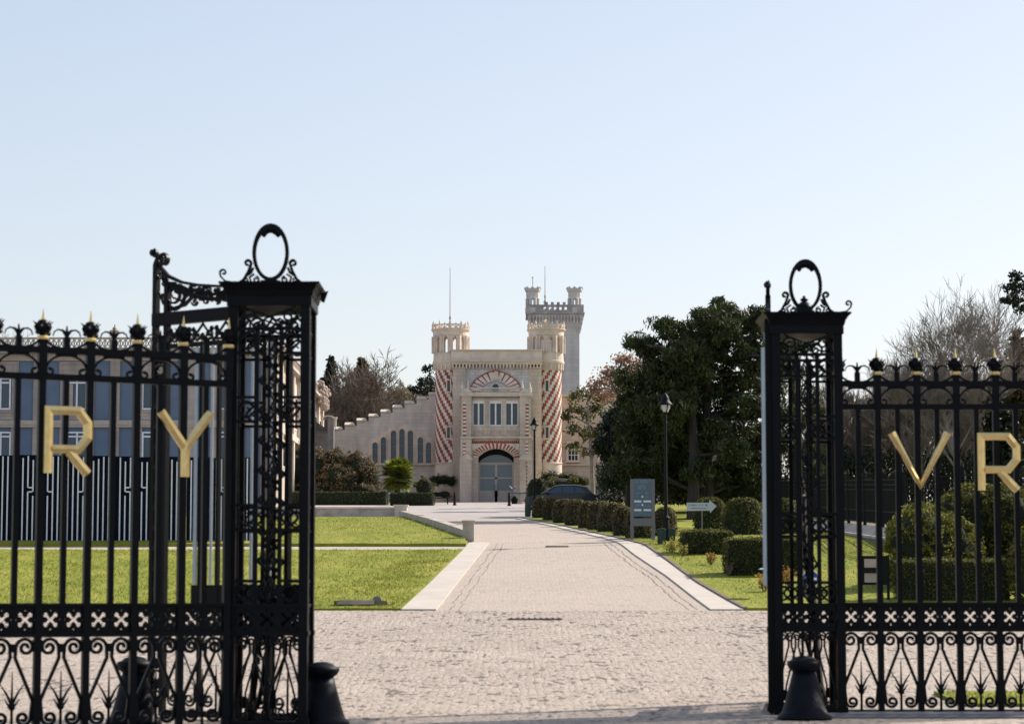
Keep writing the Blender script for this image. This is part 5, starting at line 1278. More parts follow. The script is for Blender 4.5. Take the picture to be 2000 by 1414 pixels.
for i in range(N): a, b = Ya+i*st, Ya+(i+1)*st; A_, B_ = XWf(a), XWf(b); mb.add([(A_+.02,a,wt(a)-.28),(A_+.1,a,wt(a)-.26),(B_+.1,b,wt(b)-.26),(B_+.02,b,wt(b)-.28),(A_+.02,a,wt(a)-.36),(A_+.05,a,wt(a)-.36),(B_+.05,b,wt(b)-.36),(B_+.02,b,wt(b)-.36)], [(0,1,2,3),(0,3,7,4),(0,4,5,1),(2,6,7,3)])
mb.build('base_moulding', 'wallstone', t, world=True)
HF = 1.66
for i in range(N):
    a, b = Ya+i*st, Ya+(i+1)*st; mb = MB(); X = XWf(a)+.4; Xb = XWf(b)+.4
    for hh in (.12, .5, 1.2, 1.36, 1.52): mb.add([(X-.02,a,wt(a)+hh-.02),(X+.02,a,wt(a)+hh-.02),(Xb+.02,b,wt(b)+hh-.02),(Xb-.02,b,wt(b)+hh-.02),(X-.02,a,wt(a)+hh+.02),(X+.02,a,wt(a)+hh+.02),(Xb+.02,b,wt(b)+hh+.02),(Xb-.02,b,wt(b)+hh+.02)], [(0,3,2,1),(4,5,6,7),(1,2,6,5),(3,0,4,7)])
    k = 0; y = a+.08
    while y < b:
        z = wt(y); xi = XWf(y)+.4; mb.box(xi-.014, xi+.014, y-.014, y+.014, z+.1, z+(HF if k % 2 else 1.5)); y += .16; k += 1
    mb.build('railing_panel', 'black', t, world=True)
    if i % 1 == 0: mb = MB(); z = wt(a); mb.box(X-.05, X+.05, a-.05, a+.05, z, z+1.75); mb.tube([(X,a,z+1.75),(X,a,z+1.95)], [.05,.005], 6); mb.build('post', 'black', t, world=True)
x0 = PX(1428, 133, 930)
t = thing('gate_pillar', 'grey stone pillar with flat cap among the trunks of the pines', 'pillar', (x0, 133, gz(133)))
mb = MB(); mb.box(-.36,.36,-.36,.36,-.2,2.0); mb.build('shaft', 'bstone', t); mb = MB(); mb.box(-.46,.46,-.46,.46,2.0,2.14); mb.box(-.38,.38,-.38,.38,2.14,2.5); mb.build('cap', 'bstone_plain', t)
# ============================================================ VEGETATION
def ell(px, py, rx, ry, Y, depth=None):
    """ellipsoid given in photo pixels at depth Y"""
    x, _, z = P(px, py, Y); k = Y/F
    return (x, Y, z, rx*k, (depth or rx*k*.9), ry*k)
def crown_pts(ells, per, rng, shell=.55, clr=.4, leaves=40, flat=.7):
    out = []
    for (x, y, z, rx, ry, rz_) in ells:
        n = max(6, int(per*2.6*(rx*ry*rz_)**(2/3)))
        d = rng.normal(size=(n,3)); d /= np.linalg.norm(d, axis=1)[:,None]
        r = rng.uniform(shell, 1.0, n)**.6
        c = np.array([x,y,z])+d*r[:,None]*np.array([rx,ry,rz_])
        q = rng.normal(size=(n,leaves,3)); q /= np.linalg.norm(q, axis=2)[:,:,None]; q *= rng.uniform(.3,1,(n,leaves,1))*clr*rng.uniform(.6,1.3,(n,1,1)); q[:,:,2] *= flat
        out.append((c[:,None,:]+q).reshape(-1,3))
    return np.concatenate(out)
def limb(mb, a, b, r0, r1, rnd, sag=0, n=5, sides=6):
    a, b = Vector(a), Vector(b); pts = []
    L = (b-a).length
    for i in range(n+1):
        t = i/n; p = a.lerp(b, t); j = L*.035*math.sin(math.pi*t)
        pts.append(p+Vector((rnd.uniform(-j,j), rnd.uniform(-j,j), rnd.uniform(-j,j)-sag*math.sin(math.pi*t))))
    mb.tube(pts, [r0+(r1-r0)*(i/n) for i in range(n+1)], sides)
def padtree(name, label, cat, base, trunks, ells, m, seed, aspect=.55,  per=7, clr=.45, leaves=42, size=.16, bark='bark', group=None, flat=.7, shell=.5, core=False, trunk_r=.3):
    rng = np.random.default_rng(seed); rnd = random.Random(seed)
    t = thing(name, label, cat, base, group=group)
    mb = MB(); tops = []
    for tr in trunks:
        n = len(tr); mb.tube([tuple(p) for p in tr], [trunk_r*(1-.75*i/(n-1)) for i in range(n)], 9); tops.append(tr)
    for e in ells:
        bst = None
        for tr in tops:
            for i in range(1, len(tr)):
                for q in (.0, .5, 1):
                    p = Vector(tr[i-1]).lerp(Vector(tr[i]), q)
                    if p.z < e[2]+.2:
                        dd = (p-Vector(e[:3])).length+abs(e[2]-p.z-.6)*.5
                        if bst is None or dd < bst[0]: bst = (dd, p)
        if bst: limb(mb, bst[1], (e[0], e[1], e[2]-e[5]*.3), trunk_r*.3, .04, rnd, -.1)
        for k in range(5):
            d = rnd.uniform(0, 6.28); limb(mb, (e[0], e[1], e[2]-e[5]*.4), (e[0]+e[3]*.8*math.cos(d), e[1]+e[4]*.8*math.sin(d), e[2]+rnd.uniform(-.2,.5)*e[5]), .05, .015, rnd, 0, 3, 4)
    mb.build('trunk', bark, t, world=True)
    pts = crown_pts(ells, per, rng, shell, clr, leaves, flat)
    quads(leafquads(pts, size, rng, up=(0,0,.4 if aspect > .5 else 1.2), aspect=aspect), 'crown', m, t, world=True)
    return t
YP = 113.; gp = gz(YP)
def wp(px, py, Y=YP): return P(px, py, Y)
# the great black pine
tr1 = [(*G(1381,1000)[:1], YP, gp-.2)]; tr1 = [(PX(1381,YP,950), YP, gp-.3), wp(1382,900), wp(1380,820), wp(1384,740), wp(1392,670), wp(1400,620)]
tr2 = [(PX(1352,YP-1.5,950), YP-1.5, gp-.3), wp(1356,890,YP-1.5), wp(1352,820,YP-1.5), wp(1338,750,YP-1.5), wp(1318,690,YP-1.5)]
pads = [(1240,668,20,11),(1262,676,26,16),(1296,640,25,14),(1286,700,34,20),(1325,655,32,18),(1345,695,40,26),(1375,620,22,16),(1402,602,22,14),(1400,645,42,24),(1432,612,20,14),(1450,640,34,22),(1478,618,26,14),(1480,660,34,24),(1424,690,40,20),(1475,700,36,18),(1520,690,30,20),(1540,655,26,14),
 (1235,742,38,16),(1290,745,44,22),(1345,745,44,26),(1250,790,44,22),(1310,800,44,26),(1440,752,34,14),(1500,760,36,12),(1460,800,40,18),(1520,812,34,14),(1495,845,36,14),(1440,850,26,16),(1348,850,26,20),(1278,850,44,26),(1230,850,34,22),(1310,905,44,26),(1255,905,44,26),(1415,800,22,12),(1380,700,30,26),(1366,775,22,22),(1400,735,30,16),(1355,720,34,22),(1330,770,34,20),(1405,840,24,14),(1450,905,36,22),(1335,725,26,16),(1380,670,40,18),(1480,725,30,14),(1395,770,20,10),(1300,730,30,20),(1315,840,30,24),(1365,820,22,18),(1350,900,30,24),(1400,880,24,18),(1390,930,34,22),(1290,930,44,24),(1430,770,30,16),(1460,870,34,20),(1410,610,18,10),(1365,925,30,20),(1330,950,40,18),(1410,955,40,18),(1470,935,34,22),(1300,860,30,30),(1345,800,26,22),(1280,800,30,24),(1255,860,30,28),(1230,910,34,24),(1372,870,20,20),(1430,880,30,24),(1360,650,34,18)]
rp = random.Random(3)
ellp = [ell(a, b, c*1.05, d*1.25, YP+rp.uniform(-2.2, 2.2), c*YP/F*1.3) for a, b, c, d in pads]
padtree('pine_tree', 'great spreading black pine rising highest to the right of the castle', 'tree', (PX(1381,YP,950), YP, gp), [tr1, tr2], ellp, 'pine', 5, aspect=.22, per=17, clr=.4, leaves=60, size=.3, flat=.75, trunk_r=.3)
# darker conifer mass left of and below the pine
YC = 124.
ellc = [ell(a, b, c, d, YC+rp.uniform(-2, 2), c*YC/F) for a, b, c, d in [(1200,815,24,14),(1240,785,24,18),(1190,840,28,18),(1225,820,40,30),(1180,870,26,20),(1215,880,44,30),(1270,870,50,34),(1215,930,40,26),(1270,930,50,30),(1330,930,44,26),(1250,800,30,30),(1310,860,40,34),(1380,930,40,20),(1345,890,30,24)]]
padtree('dark_conifer', 'broad black-green conifer below and left of the great pine, behind the parked car', 'tree', (PX(1230,YC,950), YC, gz(YC)), [[(PX(1230,YC,950), YC, gz(YC)-.2), P(1232,880,YC), P(1228,800,YC), P(1225,760,YC)]], ellc, 'pine_dark', 8, aspect=.25, per=13, clr=.5, leaves=56, size=.32, shell=.35, trunk_r=.28)
# pines behind the right pier
Y2 = 118.
ell2 = [ell(a, b, c, d, Y2+rp.uniform(-1.5, 1.5), c*Y2/F) for a, b, c, d in [(1530,690,34,22),(1560,670,26,18),(1510,720,30,18),(1545,735,36,18),(1575,770,26,18),(1525,800,36,20),(1560,830,32,20),(1590,800,18,12),(1520,860,34,22),(1570,885,36,22),(1610,920,34,20)]]
padtree('pine_tree', 'dark green pine seen through the lattice of the right gate pier', 'tree', (PX(1550,Y2,950), Y2, gz(Y2)), [[(PX(1552,Y2,950), Y2, gz(Y2)-.2), P(1552,860,Y2), P(1548,760,Y2), P(1550,690,Y2)]], ell2, 'pine', 18, aspect=.22, per=13, clr=.42, leaves=56, size=.27, trunk_r=.26)
# olive tree and rusty tree before the right wing
Y3 = 150.
ell3 = [ell(a, b, c, d, Y3+rp.uniform(-1, 1), c*Y3/F) for a, b, c, d in [(1130,775,16,16),(1150,765,22,20),(1118,800,14,14),(1145,805,24,18),(1170,790,22,22),(1115,835,16,10),(1140,845,24,14),(1165,835,20,18),(1120,872,18,6),(1150,885,20,12),(1108,812,8,7),(1170,870,20,18)]]
padtree('olive_tree', 'yellow-green loose tree in front of the wing right of the checked tower', 'tree', (PX(1155,Y3,950), Y3, gz(Y3)), [[(PX(1158,Y3,950), Y3, gz(Y3)-.2), P(1155,880,Y3), P(1150,830,Y3), P(1148,780,Y3)]], ell3, 'olive', 28, per=9, clr=.45, leaves=30, size=.2, bark='bark_grey', trunk_r=.16, shell=.2)
Y4 = 140.
ell4 = [ell(a, b, c, d, Y4+rp.uniform(-1, 1), c*Y4/F) for a, b, c, d in [(1170,745,22,14),(1195,728,26,18),(1215,700,20,12),(1225,712,26,18),(1240,735,24,22),(1205,760,30,18),(1180,775,24,16),(1255,715,20,18),(1160,758,14,10),(1225,770,26,18)]]
padtree('budding_tree', 'rusty red budding tree between the grey tower and the great pine', 'tree', (PX(1210,Y4,950), Y4, gz(Y4)), [[(PX(1210,Y4,950), Y4, gz(Y4)-.2), P(1208,860,Y4), P(1205,800,Y4), P(1208,730,Y4)]], ell4, 'rust', 38, per=14, clr=.5, leaves=26, size=.17, bark='bark_brown', trunk_r=.16, shell=.1)
# ---- bare trees
def bare_mesh(mb, base, H, seed, spread=.75, r0=None, gens=5, lean=0, kids=(6,5,5,5,4), minr=.012):
    rnd = random.Random(seed)
    def grow(p, d, L, r, g):
        n = 4 if g < 2 else 3; pts = [p]; q = Vector(p); dd = Vector(d)
        for i in range(n):
            dd = (dd+Vector((rnd.gauss(0,.13), rnd.gauss(0,.13), rnd.gauss(.05,.1)))).normalized(); q = q+dd*L/n; pts.append(q.copy())
        rr2 = r*(.45 if g else .4); mb.tube(pts, [r+(rr2-r)*i/n for i in range(n+1)], 7 if g == 0 else (5 if g == 1 else 3), cap=False)
        if g >= gens: return
        k = kids[min(g, len(kids)-1)]
        for i in range(k):
            t = rnd.uniform(.35, 1.0) if g else .35+.65*(i+rnd.random()*.6)/k
            if i == 0: t = 1.0
            ii = min(int(t*n), n-1); pp = pts[ii].lerp(pts[ii+1], t*n-ii) if ii+1 <= n else pts[-1]
            ax = Vector((rnd.gauss(0,1), rnd.gauss(0,1), rnd.gauss(0,.35))).normalized()
            nd = (dd*(1.0 if i == 0 else .75)+ax*spread*(.35 if i == 0 else 1)+Vector((0,0,.22))).normalized()
            grow(pp, nd, L*rnd.uniform(.5,.75)*(1 if g else .85), max(rr2*rnd.uniform(.6,1), minr), g+1)
    grow(Vector(base), Vector((lean,0,1)).normalized(), H*.42, r0 or H*.02, 0)
def bare(label, px, ptop, Y, seed, bark='bark_brown', group=None, spread=.75, gens=5, kids=(6,5,5,5,4), base_py=None, lean=0, minr=.011):
    X = PX(px, Y, 850); z = gz(Y); H = PZ(ptop, Y)-z
    t = thing('bare_tree', label, 'tree', (X, Y, z), group=group); mb = MB(); bare_mesh(mb, (0,0,-.2), H, seed, spread, gens=gens, kids=kids, lean=lean, minr=minr)
    V = np.concatenate(mb.v); top = V[:,2].max(); s = H/top; mb.v = [a*np.array([s, s, s]) for a in mb.v]
    mb.build('trunk_and_branches', bark, t); return t
bt = bare('spreading leafless tree standing above the stepped wing', 768, 672, 203, 12, 'bark_brown', spread=.9, kids=(9,6,6,5,4), minr=.024)
# wood behind the stepped wing
woodg = 'leafless trees of the brown wood behind the castle wing'
protos = [bare('leafless brown tree in the wood behind the stepped wing', 700, 735, 212, 21, 'bark_brown', woodg, .6, 5, (7,6,5,5,4)), bare('leafless brown tree in the wood behind the stepped wing', 660, 760, 214, 22, 'bark_grey', woodg, .6, 5, (7,6,5,5,4))]
rw = random.Random(6)
for i, (px, top) in enumerate([(640,770),(680,765),(720,750),(745,760),(790,765),(810,770),(835,765),(650,790),(735,775),(765,770),(700,775),(625,780),(820,790),(780,790)]):
    pr_ = protos[i % 2]; Y = 206+rw.uniform(0, 12); X = PX(px, Y, 800); hs = (PZ(top, Y)-gz(Y))/(PZ((735,760)[i%2], (212,214)[i%2])-gz(212))
    copy_tree(pr_, (X, Y, gz(Y)), rw.uniform(0, 6), (hs*rw.uniform(.9,1.2), hs, hs))
rng = np.random.default_rng(77)
def thicket(name, label, boxes, m, n, size, cat='thicket', kind='stuff', seed=1):
    pts = []
    for (x0p, x1p, pt, pb, Y, dd) in boxes:
        k = n//len(boxes); px = rng.uniform(x0p, x1p, k); Yv = Y+rng.uniform(0, dd, k); t_ = rng.uniform(0, 1, k)**.8
        topv = pt+6*np.sin(px*.11)+5*np.sin(px*.31+1)+rng.uniform(0, 10, k)
        py = pb+(topv-pb)*t_; kk = Yv/(F*CP-(707-py)*SP); pts.append(np.stack([(px-1000)*kk, Yv, CAMZ+(F*SP+(707-py)*CP)*kk], 1))
    o = quads(leafquads(np.concatenate(pts), size, rng, up=(0,0,1.2), aspect=.3), name, m); return tag(o, label, cat, kind=kind)
thicket('brushwood', 'dense brown brushwood filling the wood behind the stepped wing', [(600,860,752,900,222,6), (640,850,765,900,226,6)], 'brush', 46000, .34)
# conifers in that wood
def conifer(label, px, ptop, pbot, wpx, Y, m, seed, name='conifer', dens=1.0, size=.22, tiers=15, base=.5):
    X = PX(px, Y, 800); z = gz(Y); ztop = PZ(ptop, Y); zb_ = PZ(pbot, Y); r = wpx/2*Y/F; rng_ = np.random.default_rng(seed); rnd = random.Random(seed)
    t = thing(name, label, 'tree', (X, Y, z)); mb = MB(); mb.tube([(X,Y,z-.2),(X+.05,Y,(z+ztop)/2),(X,Y,ztop-.2)], [.22,.13,.03], 8)
    P_ = []
    for i in range(tiers):
        f = i/(tiers-1); zz = zb_+(ztop-.15-zb_)*f; rr_ = r*(1-f)**.75*rnd.uniform(.75,1.15)+.12
        nb_ = max(4, int(9*(1-f))+3)
        for k in range(nb_):
            a = rnd.uniform(0, 6.28); L = rr_*rnd.uniform(.6,1.1); ex = (X+L*math.cos(a), Y+L*math.sin(a), zz-.12*L+rnd.uniform(-.1,.2)); mb.tube([(X,Y,zz), ex], [.04,.012], 3)
            nn = int((10+26*L)*dens); tt = rng_.uniform(.15, 1.05, nn)[:,None]; p = np.array([[X,Y,zz]])*(1-tt)+np.array([ex])*tt
            P_.append(p+rng_.normal(size=(nn,3))*np.array([.17,.17,.1])*(.6+.5*L/ r))
    mb.build('trunk', 'bark', t, world=True); quads(leafquads(np.concatenate(P_), size, rng_), 'crown', m, t, world=True)
conifer('dark pointed fir rising leftmost behind the left building', 646, 698, 860, 66, 216, 'pine_dark', 4, dens=4, size=.3, tiers=22)
conifer('broad brownish green conifer in the wood, right of the dark pointed fir', 706, 700, 860, 135, 210, 'conifer', 5, dens=5, size=.3, tiers=26)
ellk = [ell(a, b, c, d, 204+rp.uniform(-1, 1), c*204/F) for a, b, c, d in [(838,722,11,9),(830,738,14,10),(843,745,12,14),(828,757,16,9),(812,762,10,7),(842,768,16,10)]]
padtree('pine_tree', 'dark pine just left of the left checked tower', 'tree', (PX(840,204,800), 204, gz(204)), [[(PX(840,204,800),204,gz(204)-.2), P(842,800,204), P(840,735,204)]], ellk, 'pine_dark', 31, per=8, clr=.45, leaves=40, size=.22, trunk_r=.15)
# shrubs at the foot of the wing
def shrub(name, label, ells, m, seed, per=9, clr=.35, leaves=36, size=.16, group=None, shell=.75, core=True, cat='shrub', flat=.8):
    rng_ = np.random.default_rng(seed); x, y, z = ells[0][:3]; zb_ = gz(y)
    t = thing(name, label, cat, (x, y, zb_), group=group); mb = MB()
    for i, (a, b, c, rx, ry, rz_) in enumerate(ells):
        n = 9
        mb.lathe([(rx*.8*math.sin(math.pi*(k+.4)/n), c-rz_*.8*math.cos(math.pi*(k+.4)/n)) for k in range(n)], 12, (a, b, 0), sy=ry/rx)
        if core: mb.tube([(a, b, zb_-.1), (a, b, c)], [.09,.05], 5)
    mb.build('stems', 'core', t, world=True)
    quads(leafquads(crown_pts(ells, per, rng_, shell, clr, leaves, flat), size, rng_, up=(0,0,.3)), 'foliage', m, t, world=True); return t
Ysb = 166.
shrub('evergreen_shrub', 'large olive-brown evergreen shrub beside the left gate pier, before the stepped wing', [ell(620,920,42,46,Ysb), ell(650,900,28,26,Ysb), ell(590,915,40,50,Ysb), ell(655,935,30,30,Ysb-1), ell(620,955,50,22,Ysb-.5), ell(665,955,26,20,Ysb-.5)], 'rhodo', 41, per=26, clr=.26, size=.13, shell=.85)
shrub('evergreen_shrub', 'olive-brown evergreen shrub between the larger shrub and the palm', [ell(702,922,34,38,Ysb), ell(690,903,20,22,Ysb), ell(722,935,22,28,Ysb), ell(680,940,20,24,Ysb-1), ell(705,958,38,18,Ysb-.5)], 'rhodo', 42, per=26, clr=.26, size=.13, shell=.85)
shrub('round_shrub', 'small round clipped green shrub right of the palm', [ell(829,952,21,23,Ysb)], 'hedge', 43, per=16, clr=.2, size=.12)
# fan palm
def palm():
    Y = 164.; X = PX(776, Y, 930); z = gz(Y); t = thing('fan_palm', 'bushy fan palm with yellow-green crown before the stepped wing', 'palm', (X, Y, z)); rng_ = np.random.default_rng(4)
    mb = MB(); mb.tube([(0,0,-.1),(0,0,.9),(0,0,1.6)], [.22,.2,.15], 8); mb.build('trunk', 'bark', t)
    Q = []; st = MB(); k_ = Y/F; zc = PZ(928, Y)-z
    for i in range(130):
        a = rng_.uniform(0, 6.28); el = rng_.uniform(-.9, 1.3); L = rng_.uniform(.6, 1.0)
        d = np.array([math.cos(a)*math.cos(el), math.sin(a)*math.cos(el), math.sin(el)]); hub = np.array([0,0,zc])+d*L*np.array([1.0,1.0,1.05])
        st.tube([(0,0,zc-.25), tuple(hub)], .012, 3)
        u = np.cross(d, [0,0,1.01]); u /= np.linalg.norm(u); v = np.cross(u, d)
        for j in range(15):
            b = (j/14-.5)*4.3; r_ = rng_.uniform(.42, .6); e_ = (d*math.cos(b)+u*math.sin(b)); e_ = e_+np.array([0,0,-.25]); tip = hub+e_*r_; w_ = np.cross(e_, v); w_ = w_/np.linalg.norm(w_)*.046
            mid = hub+e_*r_*.55
            Q.append([hub, mid+w_, tip, mid-w_])
    st.lathe([(.5*math.sin(math.pi*(k+.4)/8), zc-.6*math.cos(math.pi*(k+.4)/8)) for k in range(8)], 10); st.build('stalks', 'core', t); quads(np.array(Q), 'fronds', 'palm', t)
palm()
# box hedges
def hedgebox(name, label, x0, x1, y0, y1, z1, m, seed, size=.07, dens=260, rnd_=.12, zfun=None, group=None, cat='hedge', amp=.05):
    """clipped block: solid dark core with a shell of leaves on every side and the top"""
    zb_ = min(gz(y0), gz(y1)); t = thing(name, label, cat, ((x0+x1)/2, (y0+y1)/2, gz((y0+y1)/2)), group=group); rng_ = np.random.default_rng(seed)
    hx, hy, hz = (x1-x0)/2, (y1-y0)/2, (z1-zb_)/2; c = np.array([(x0+x1)/2, (y0+y1)/2, (z1+zb_)/2])
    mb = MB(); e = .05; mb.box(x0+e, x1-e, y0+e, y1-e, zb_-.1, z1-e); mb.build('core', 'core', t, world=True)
    A = 2*(2*hx*2*hz)+2*(2*hy*2*hz)+4*hx*hy; n = int(A*dens); n = min(n, 30000)
    pr_ = np.array([4*hx*hz, 4*hx*hz*.3, 4*hy*hz, 4*hy*hz, 4*hx*hy*1.2]); pr_ = pr_/pr_.sum(); f = rng_.choice(5, n, p=pr_)
    q = rng_.uniform(-1, 1, (n,3))
    q[f==0,1] = -1; q[f==1,1] = 1; q[f==2,0] = -1; q[f==3,0] = 1; q[f==4,2] = 1
    p = q*np.array([hx,hy,hz]); R_ = rnd_
    lim = np.array([hx,hy,hz])-R_; ov = np.maximum(np.abs(p)-lim, 0); ln = np.linalg.norm(ov, axis=1); k = np.where(ln > R_, R_/np.maximum(ln,1e-6), 1); p = np.sign(p)*(np.minimum(np.abs(p), lim)+ov*k[:,None])
    w_ = amp*(np.sin(p[:,0]*4+seed)+np.sin(p[:,1]*5)+np.sin(p[:,2]*6+1))*.4
    nr = p/np.linalg.norm(p/np.array([hx,hy,hz]), axis=1)[:,None]; nv = np.zeros((n,3)); nv[f==0,1]=-1; nv[f==1,1]=1; nv[f==2,0]=-1; nv[f==3,0]=1; nv[f==4,2]=1
    p = p+c+nv*w_[:,None]+rng_.normal(size=(n,3))*.028
    quads(leafquads(p, size, rng_, nrm=nv, flat=.35), 'foliage', m, t, world=True); return t
def hb(name, label, pa, pb, pt, pbase, depth, m, seed, **kw):
    Y = GY(pbase); return hedgebox(name, label, PX(pa, Y, pbase), PX(pb, Y, pbase), Y, Y+depth, PZ(pt, Y), m, seed, **kw)
hb('box_hedge', 'long low dark clipped hedge across the forecourt, beside the left gate pier', 560, 755, 960, 986.5, 1.2, 'hedge_d', 1, size=.1, dens=160)
hb('box_hedge', 'short dark clipped hedge ending in a pale sunlit face near the castle wall', 762, 846, 962, 987.5, 1.4, 'hedge_d', 2, size=.1, dens=200)
x, Y, z = G(758, 986); T = thing('blue_notice', 'small blue and white notice between two low hedges', 'sign', (x, Y+.2, z)); mb = MB(); mb.box(-.16,.16,-.02,.02,.5,.85); mb.build('plate', 'sign_blue', T); mb = MB(); mb.box(-.13,.13,-.028,-.02,.72,.8); mb.box(-.13,.13,-.028,-.02,.55,.6); mb.build('print', 'sign_white', T); mb = MB(); mb.tube([(0,.04,0),(0,.04,.8)], .02, 6); mb.build('post', 'sign_grey', T)
# climbing plant and dark bench by the left tower
shrub('climbing_plant', 'dark climbing plant hanging on the wall left of the castle door', [ell(862,937,24,10,Y0-.3,.4), ell(880,940,10,11,Y0-.3,.4), ell(848,940,12,8,Y0-.3,.4)], 'hedge_d', 44, per=30, clr=.2, size=.12, core=False)
x, Y, z = G(860, 985); T = thing('wooden_bench', 'dark low bench against the wall below the climbing plant', 'bench', (x, Y-.6, z)); mb = MB(); mb.box(-.6,.6,-.2,.2,.38,.44); mb.build('seat', 'black', T); mb = MB(); mb.box(-.6,.6,.2,.24,.5,.8); mb.build('backrest', 'black', T)
for sx in (-.5, .5): mb = MB(); mb.box(sx-.04,sx+.04,-.18,.22,0,.38); mb.build('leg', 'black', T)
shrub('pink_shrub', 'pinkish leafless low shrub at the wall behind the bench', [ell(868,965,14,8,Y0-.5,.5)], 'rust', 46, per=12, clr=.2, size=.08, core=False)
# clipped topiary row beside the driveway
def topiary(label, x0, x1, pt, pbase, seed, m='topiary', group='clipped topiary domes beside the driveway', Y=None, k=0.9, name='topiary_dome', cat='topiary'):
    Y = Y or GY(pbase)+.0; a, b = PX(x0, Y, pbase), PX(x1, Y, pbase); rx = (b-a)/2; z = gz(Y+rx*k); top = PZ(pt, Y+rx*k*.6); h = top-z
    t = thing(name, label, cat, ((a+b)/2, Y+rx*k, z), group=group); rng_ = np.random.default_rng(seed)
    n = int(2*math.pi*rx*h*330+2000); n = min(n, 26000)
    u = rng_.uniform(0, 2*math.pi, n); v = rng_.uniform(0, 1, n)
    def prof(v):  # radius and height of a superellipse dome
        th = v*math.pi/2*1.0; zz = np.sin(th)**.7; r_ = np.cos(th)**.55; return r_, zz
    r_, zz = prof(v); wob = 1+.045*np.sin(u*3+seed)+.03*np.sin(u*7+zz*9+seed)+rng_.normal(size=n)*.018
    taperb = 1-.13*np.clip(.35-zz, 0, 1)/.35
    p = np.stack([np.cos(u)*rx*r_*wob*taperb, np.sin(u)*rx*k*r_*wob*taperb, zz*h*(1+.02*np.sin(u*5+seed))], 1); nv = np.stack([np.cos(u)*r_, np.sin(u)*r_, zz**3], 1); nv /= np.linalg.norm(nv, axis=1)[:,None]
    V = leafquads(p+rng_.normal(size=(n,3))*.02, .075, rng_, nrm=nv, flat=.35)
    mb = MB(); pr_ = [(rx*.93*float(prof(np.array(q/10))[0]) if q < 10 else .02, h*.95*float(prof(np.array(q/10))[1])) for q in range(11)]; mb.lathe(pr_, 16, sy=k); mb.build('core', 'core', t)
    quads(V, 'foliage', m, t); return t
labs = ['farthest, at the forecourt corner', 'second from the forecourt', 'third from the forecourt', 'fourth from the forecourt', 'fifth from the forecourt, before the parked car', 'sixth from the forecourt', 'the largest in the middle of the row', 'directly left of the information sign', 'partly behind the information sign']
for i, (a, b, tp, bs) in enumerate([(1040,1078,972,1014),(1060,1094,974,1018),(1079,1126,976,1024),(1102,1152,977,1029),(1128,1168,981,1035),(1146,1196,981,1038),(1166,1232,984,1042),(1197,1240,992,1050),(1222,1282,995,1055)]):
    topiary('clipped topiary dome in the driveway row, '+labs[i], a, b, tp, bs, 60+i)
topiary('clipped topiary dome behind the street lamp, right of the information sign', 1278, 1324, 992, 1050, 75)
topiary('big dark rounded bush beside the castle porch, behind the far street lamp', 1027, 1074, 936, 992, 76, 'hedge_d', None, Y=140, name='round_bush', cat='bush')
shrub('yellow_green_shrub', 'yellow-green shrubs growing under the right checked tower', [ell(1075,930,22,10,172), ell(1110,932,24,10,172), ell(1095,945,40,14,171), ell(1135,940,20,12,171)], 'olive', 47, per=12, clr=.3, size=.14)
topiary('tall flat topped clipped hedge drum behind the arrow sign', 1357, 1425, 973, 1036, 80, 'hedge', None, Y=90, name='hedge_drum')
topiary('wide flat topped clipped hedge drum left of the right gate pier', 1415, 1500, 974, 1052, 81, 'hedge', None, Y=85, name='hedge_drum')
topiary('clipped hedge drum behind the lattice of the right gate pier', 1480, 1575, 975, 1052, 82, 'hedge', None, Y=86, name='hedge_drum')
hb('box_hedge', 'small rectangular clipped hedge on the right lawn below the arrow sign', 1333, 1433, 1036, 1087, 1.1, 'hedge', 83, size=.06, dens=700)
hb('box_hedge', 'larger rectangular clipped hedge on the right lawn beside the gate pier', 1420, 1571, 1051, 1129, 1.2, 'hedge', 84, size=.055, dens=800)
hb('box_hedge', 'long rectangular clipped hedge in front of the great rounded shrubs', 1757, 1976, 1093, 1178, .9, 'hedge', 85, size=.05, dens=1000)
def mound(label, ells, seed, m='hedge'): return shrub('clipped_shrub', label, ells, m, seed, per=150, clr=.13, leaves=26, size=.075, shell=.93, cat='shrub')
mound('great rounded yellow-green shrub behind the letter V', [ell(1800,1075,70,92,61.5), ell(1775,1065,42,66,61.), ell(1850,1085,70,80,62.), ell(1800,1130,66,60,61.5)], 90, 'hedge_y')
mound('tallest rounded dark green shrub below the right letter R', [ell(1905,1035,80,90,63.5), ell(1965,1035,80,90,63.5), ell(1860,1020,42,52,63.), ell(1930,1110,90,80,63.5)], 91)
mound('rounded dark shrub cut off by the right edge of the picture', [ell(2010,1110,38,70,57.), ell(2050,1090,60,80,58.)], 92)
# small garden plants
def plant(label, px, pt, pb, w_, m, seed, n=160, size=.07, name='garden_plant'):
    x, Y, z = G(px, pb); H = PZ(pt, Y)-z; r = w_/2*Y/F; t = thing(name, label, 'plant', (x, Y, z)); rng_ = np.random.default_rng(seed); rnd = random.Random(seed)
    mb = MB(); tips = []
    for k in range(12): a = rnd.uniform(0, 6.28); q = rnd.uniform(.3, 1); tp = (r*q*math.cos(a), r*q*math.sin(a), H*rnd.uniform(.5, 1)); mb.tube([(0,0,-.03), (tp[0]*.5, tp[1]*.5, tp[2]*.6), tp], [.012,.009,.005], 4); tips.append(tp)
    mb.build('stems', 'bark_brown', t); T_ = np.array(tips)[rng_.integers(0, 12, n)]; c = T_*rng_.uniform(.6, 1.05, (n,1))+rng_.normal(size=(n,3))*r*.18; quads(leafquads(c, size, rng_), 'foliage', m, t)
plant('yellow leafed bush in front of the litter bins', 1312, 1052, 1082, 34, 'yellow', 1, 500, .06)
plant('small yellow leafed plant left of the small rectangular hedge', 1334, 1058, 1090, 18, 'yellow', 2, 200, .05)
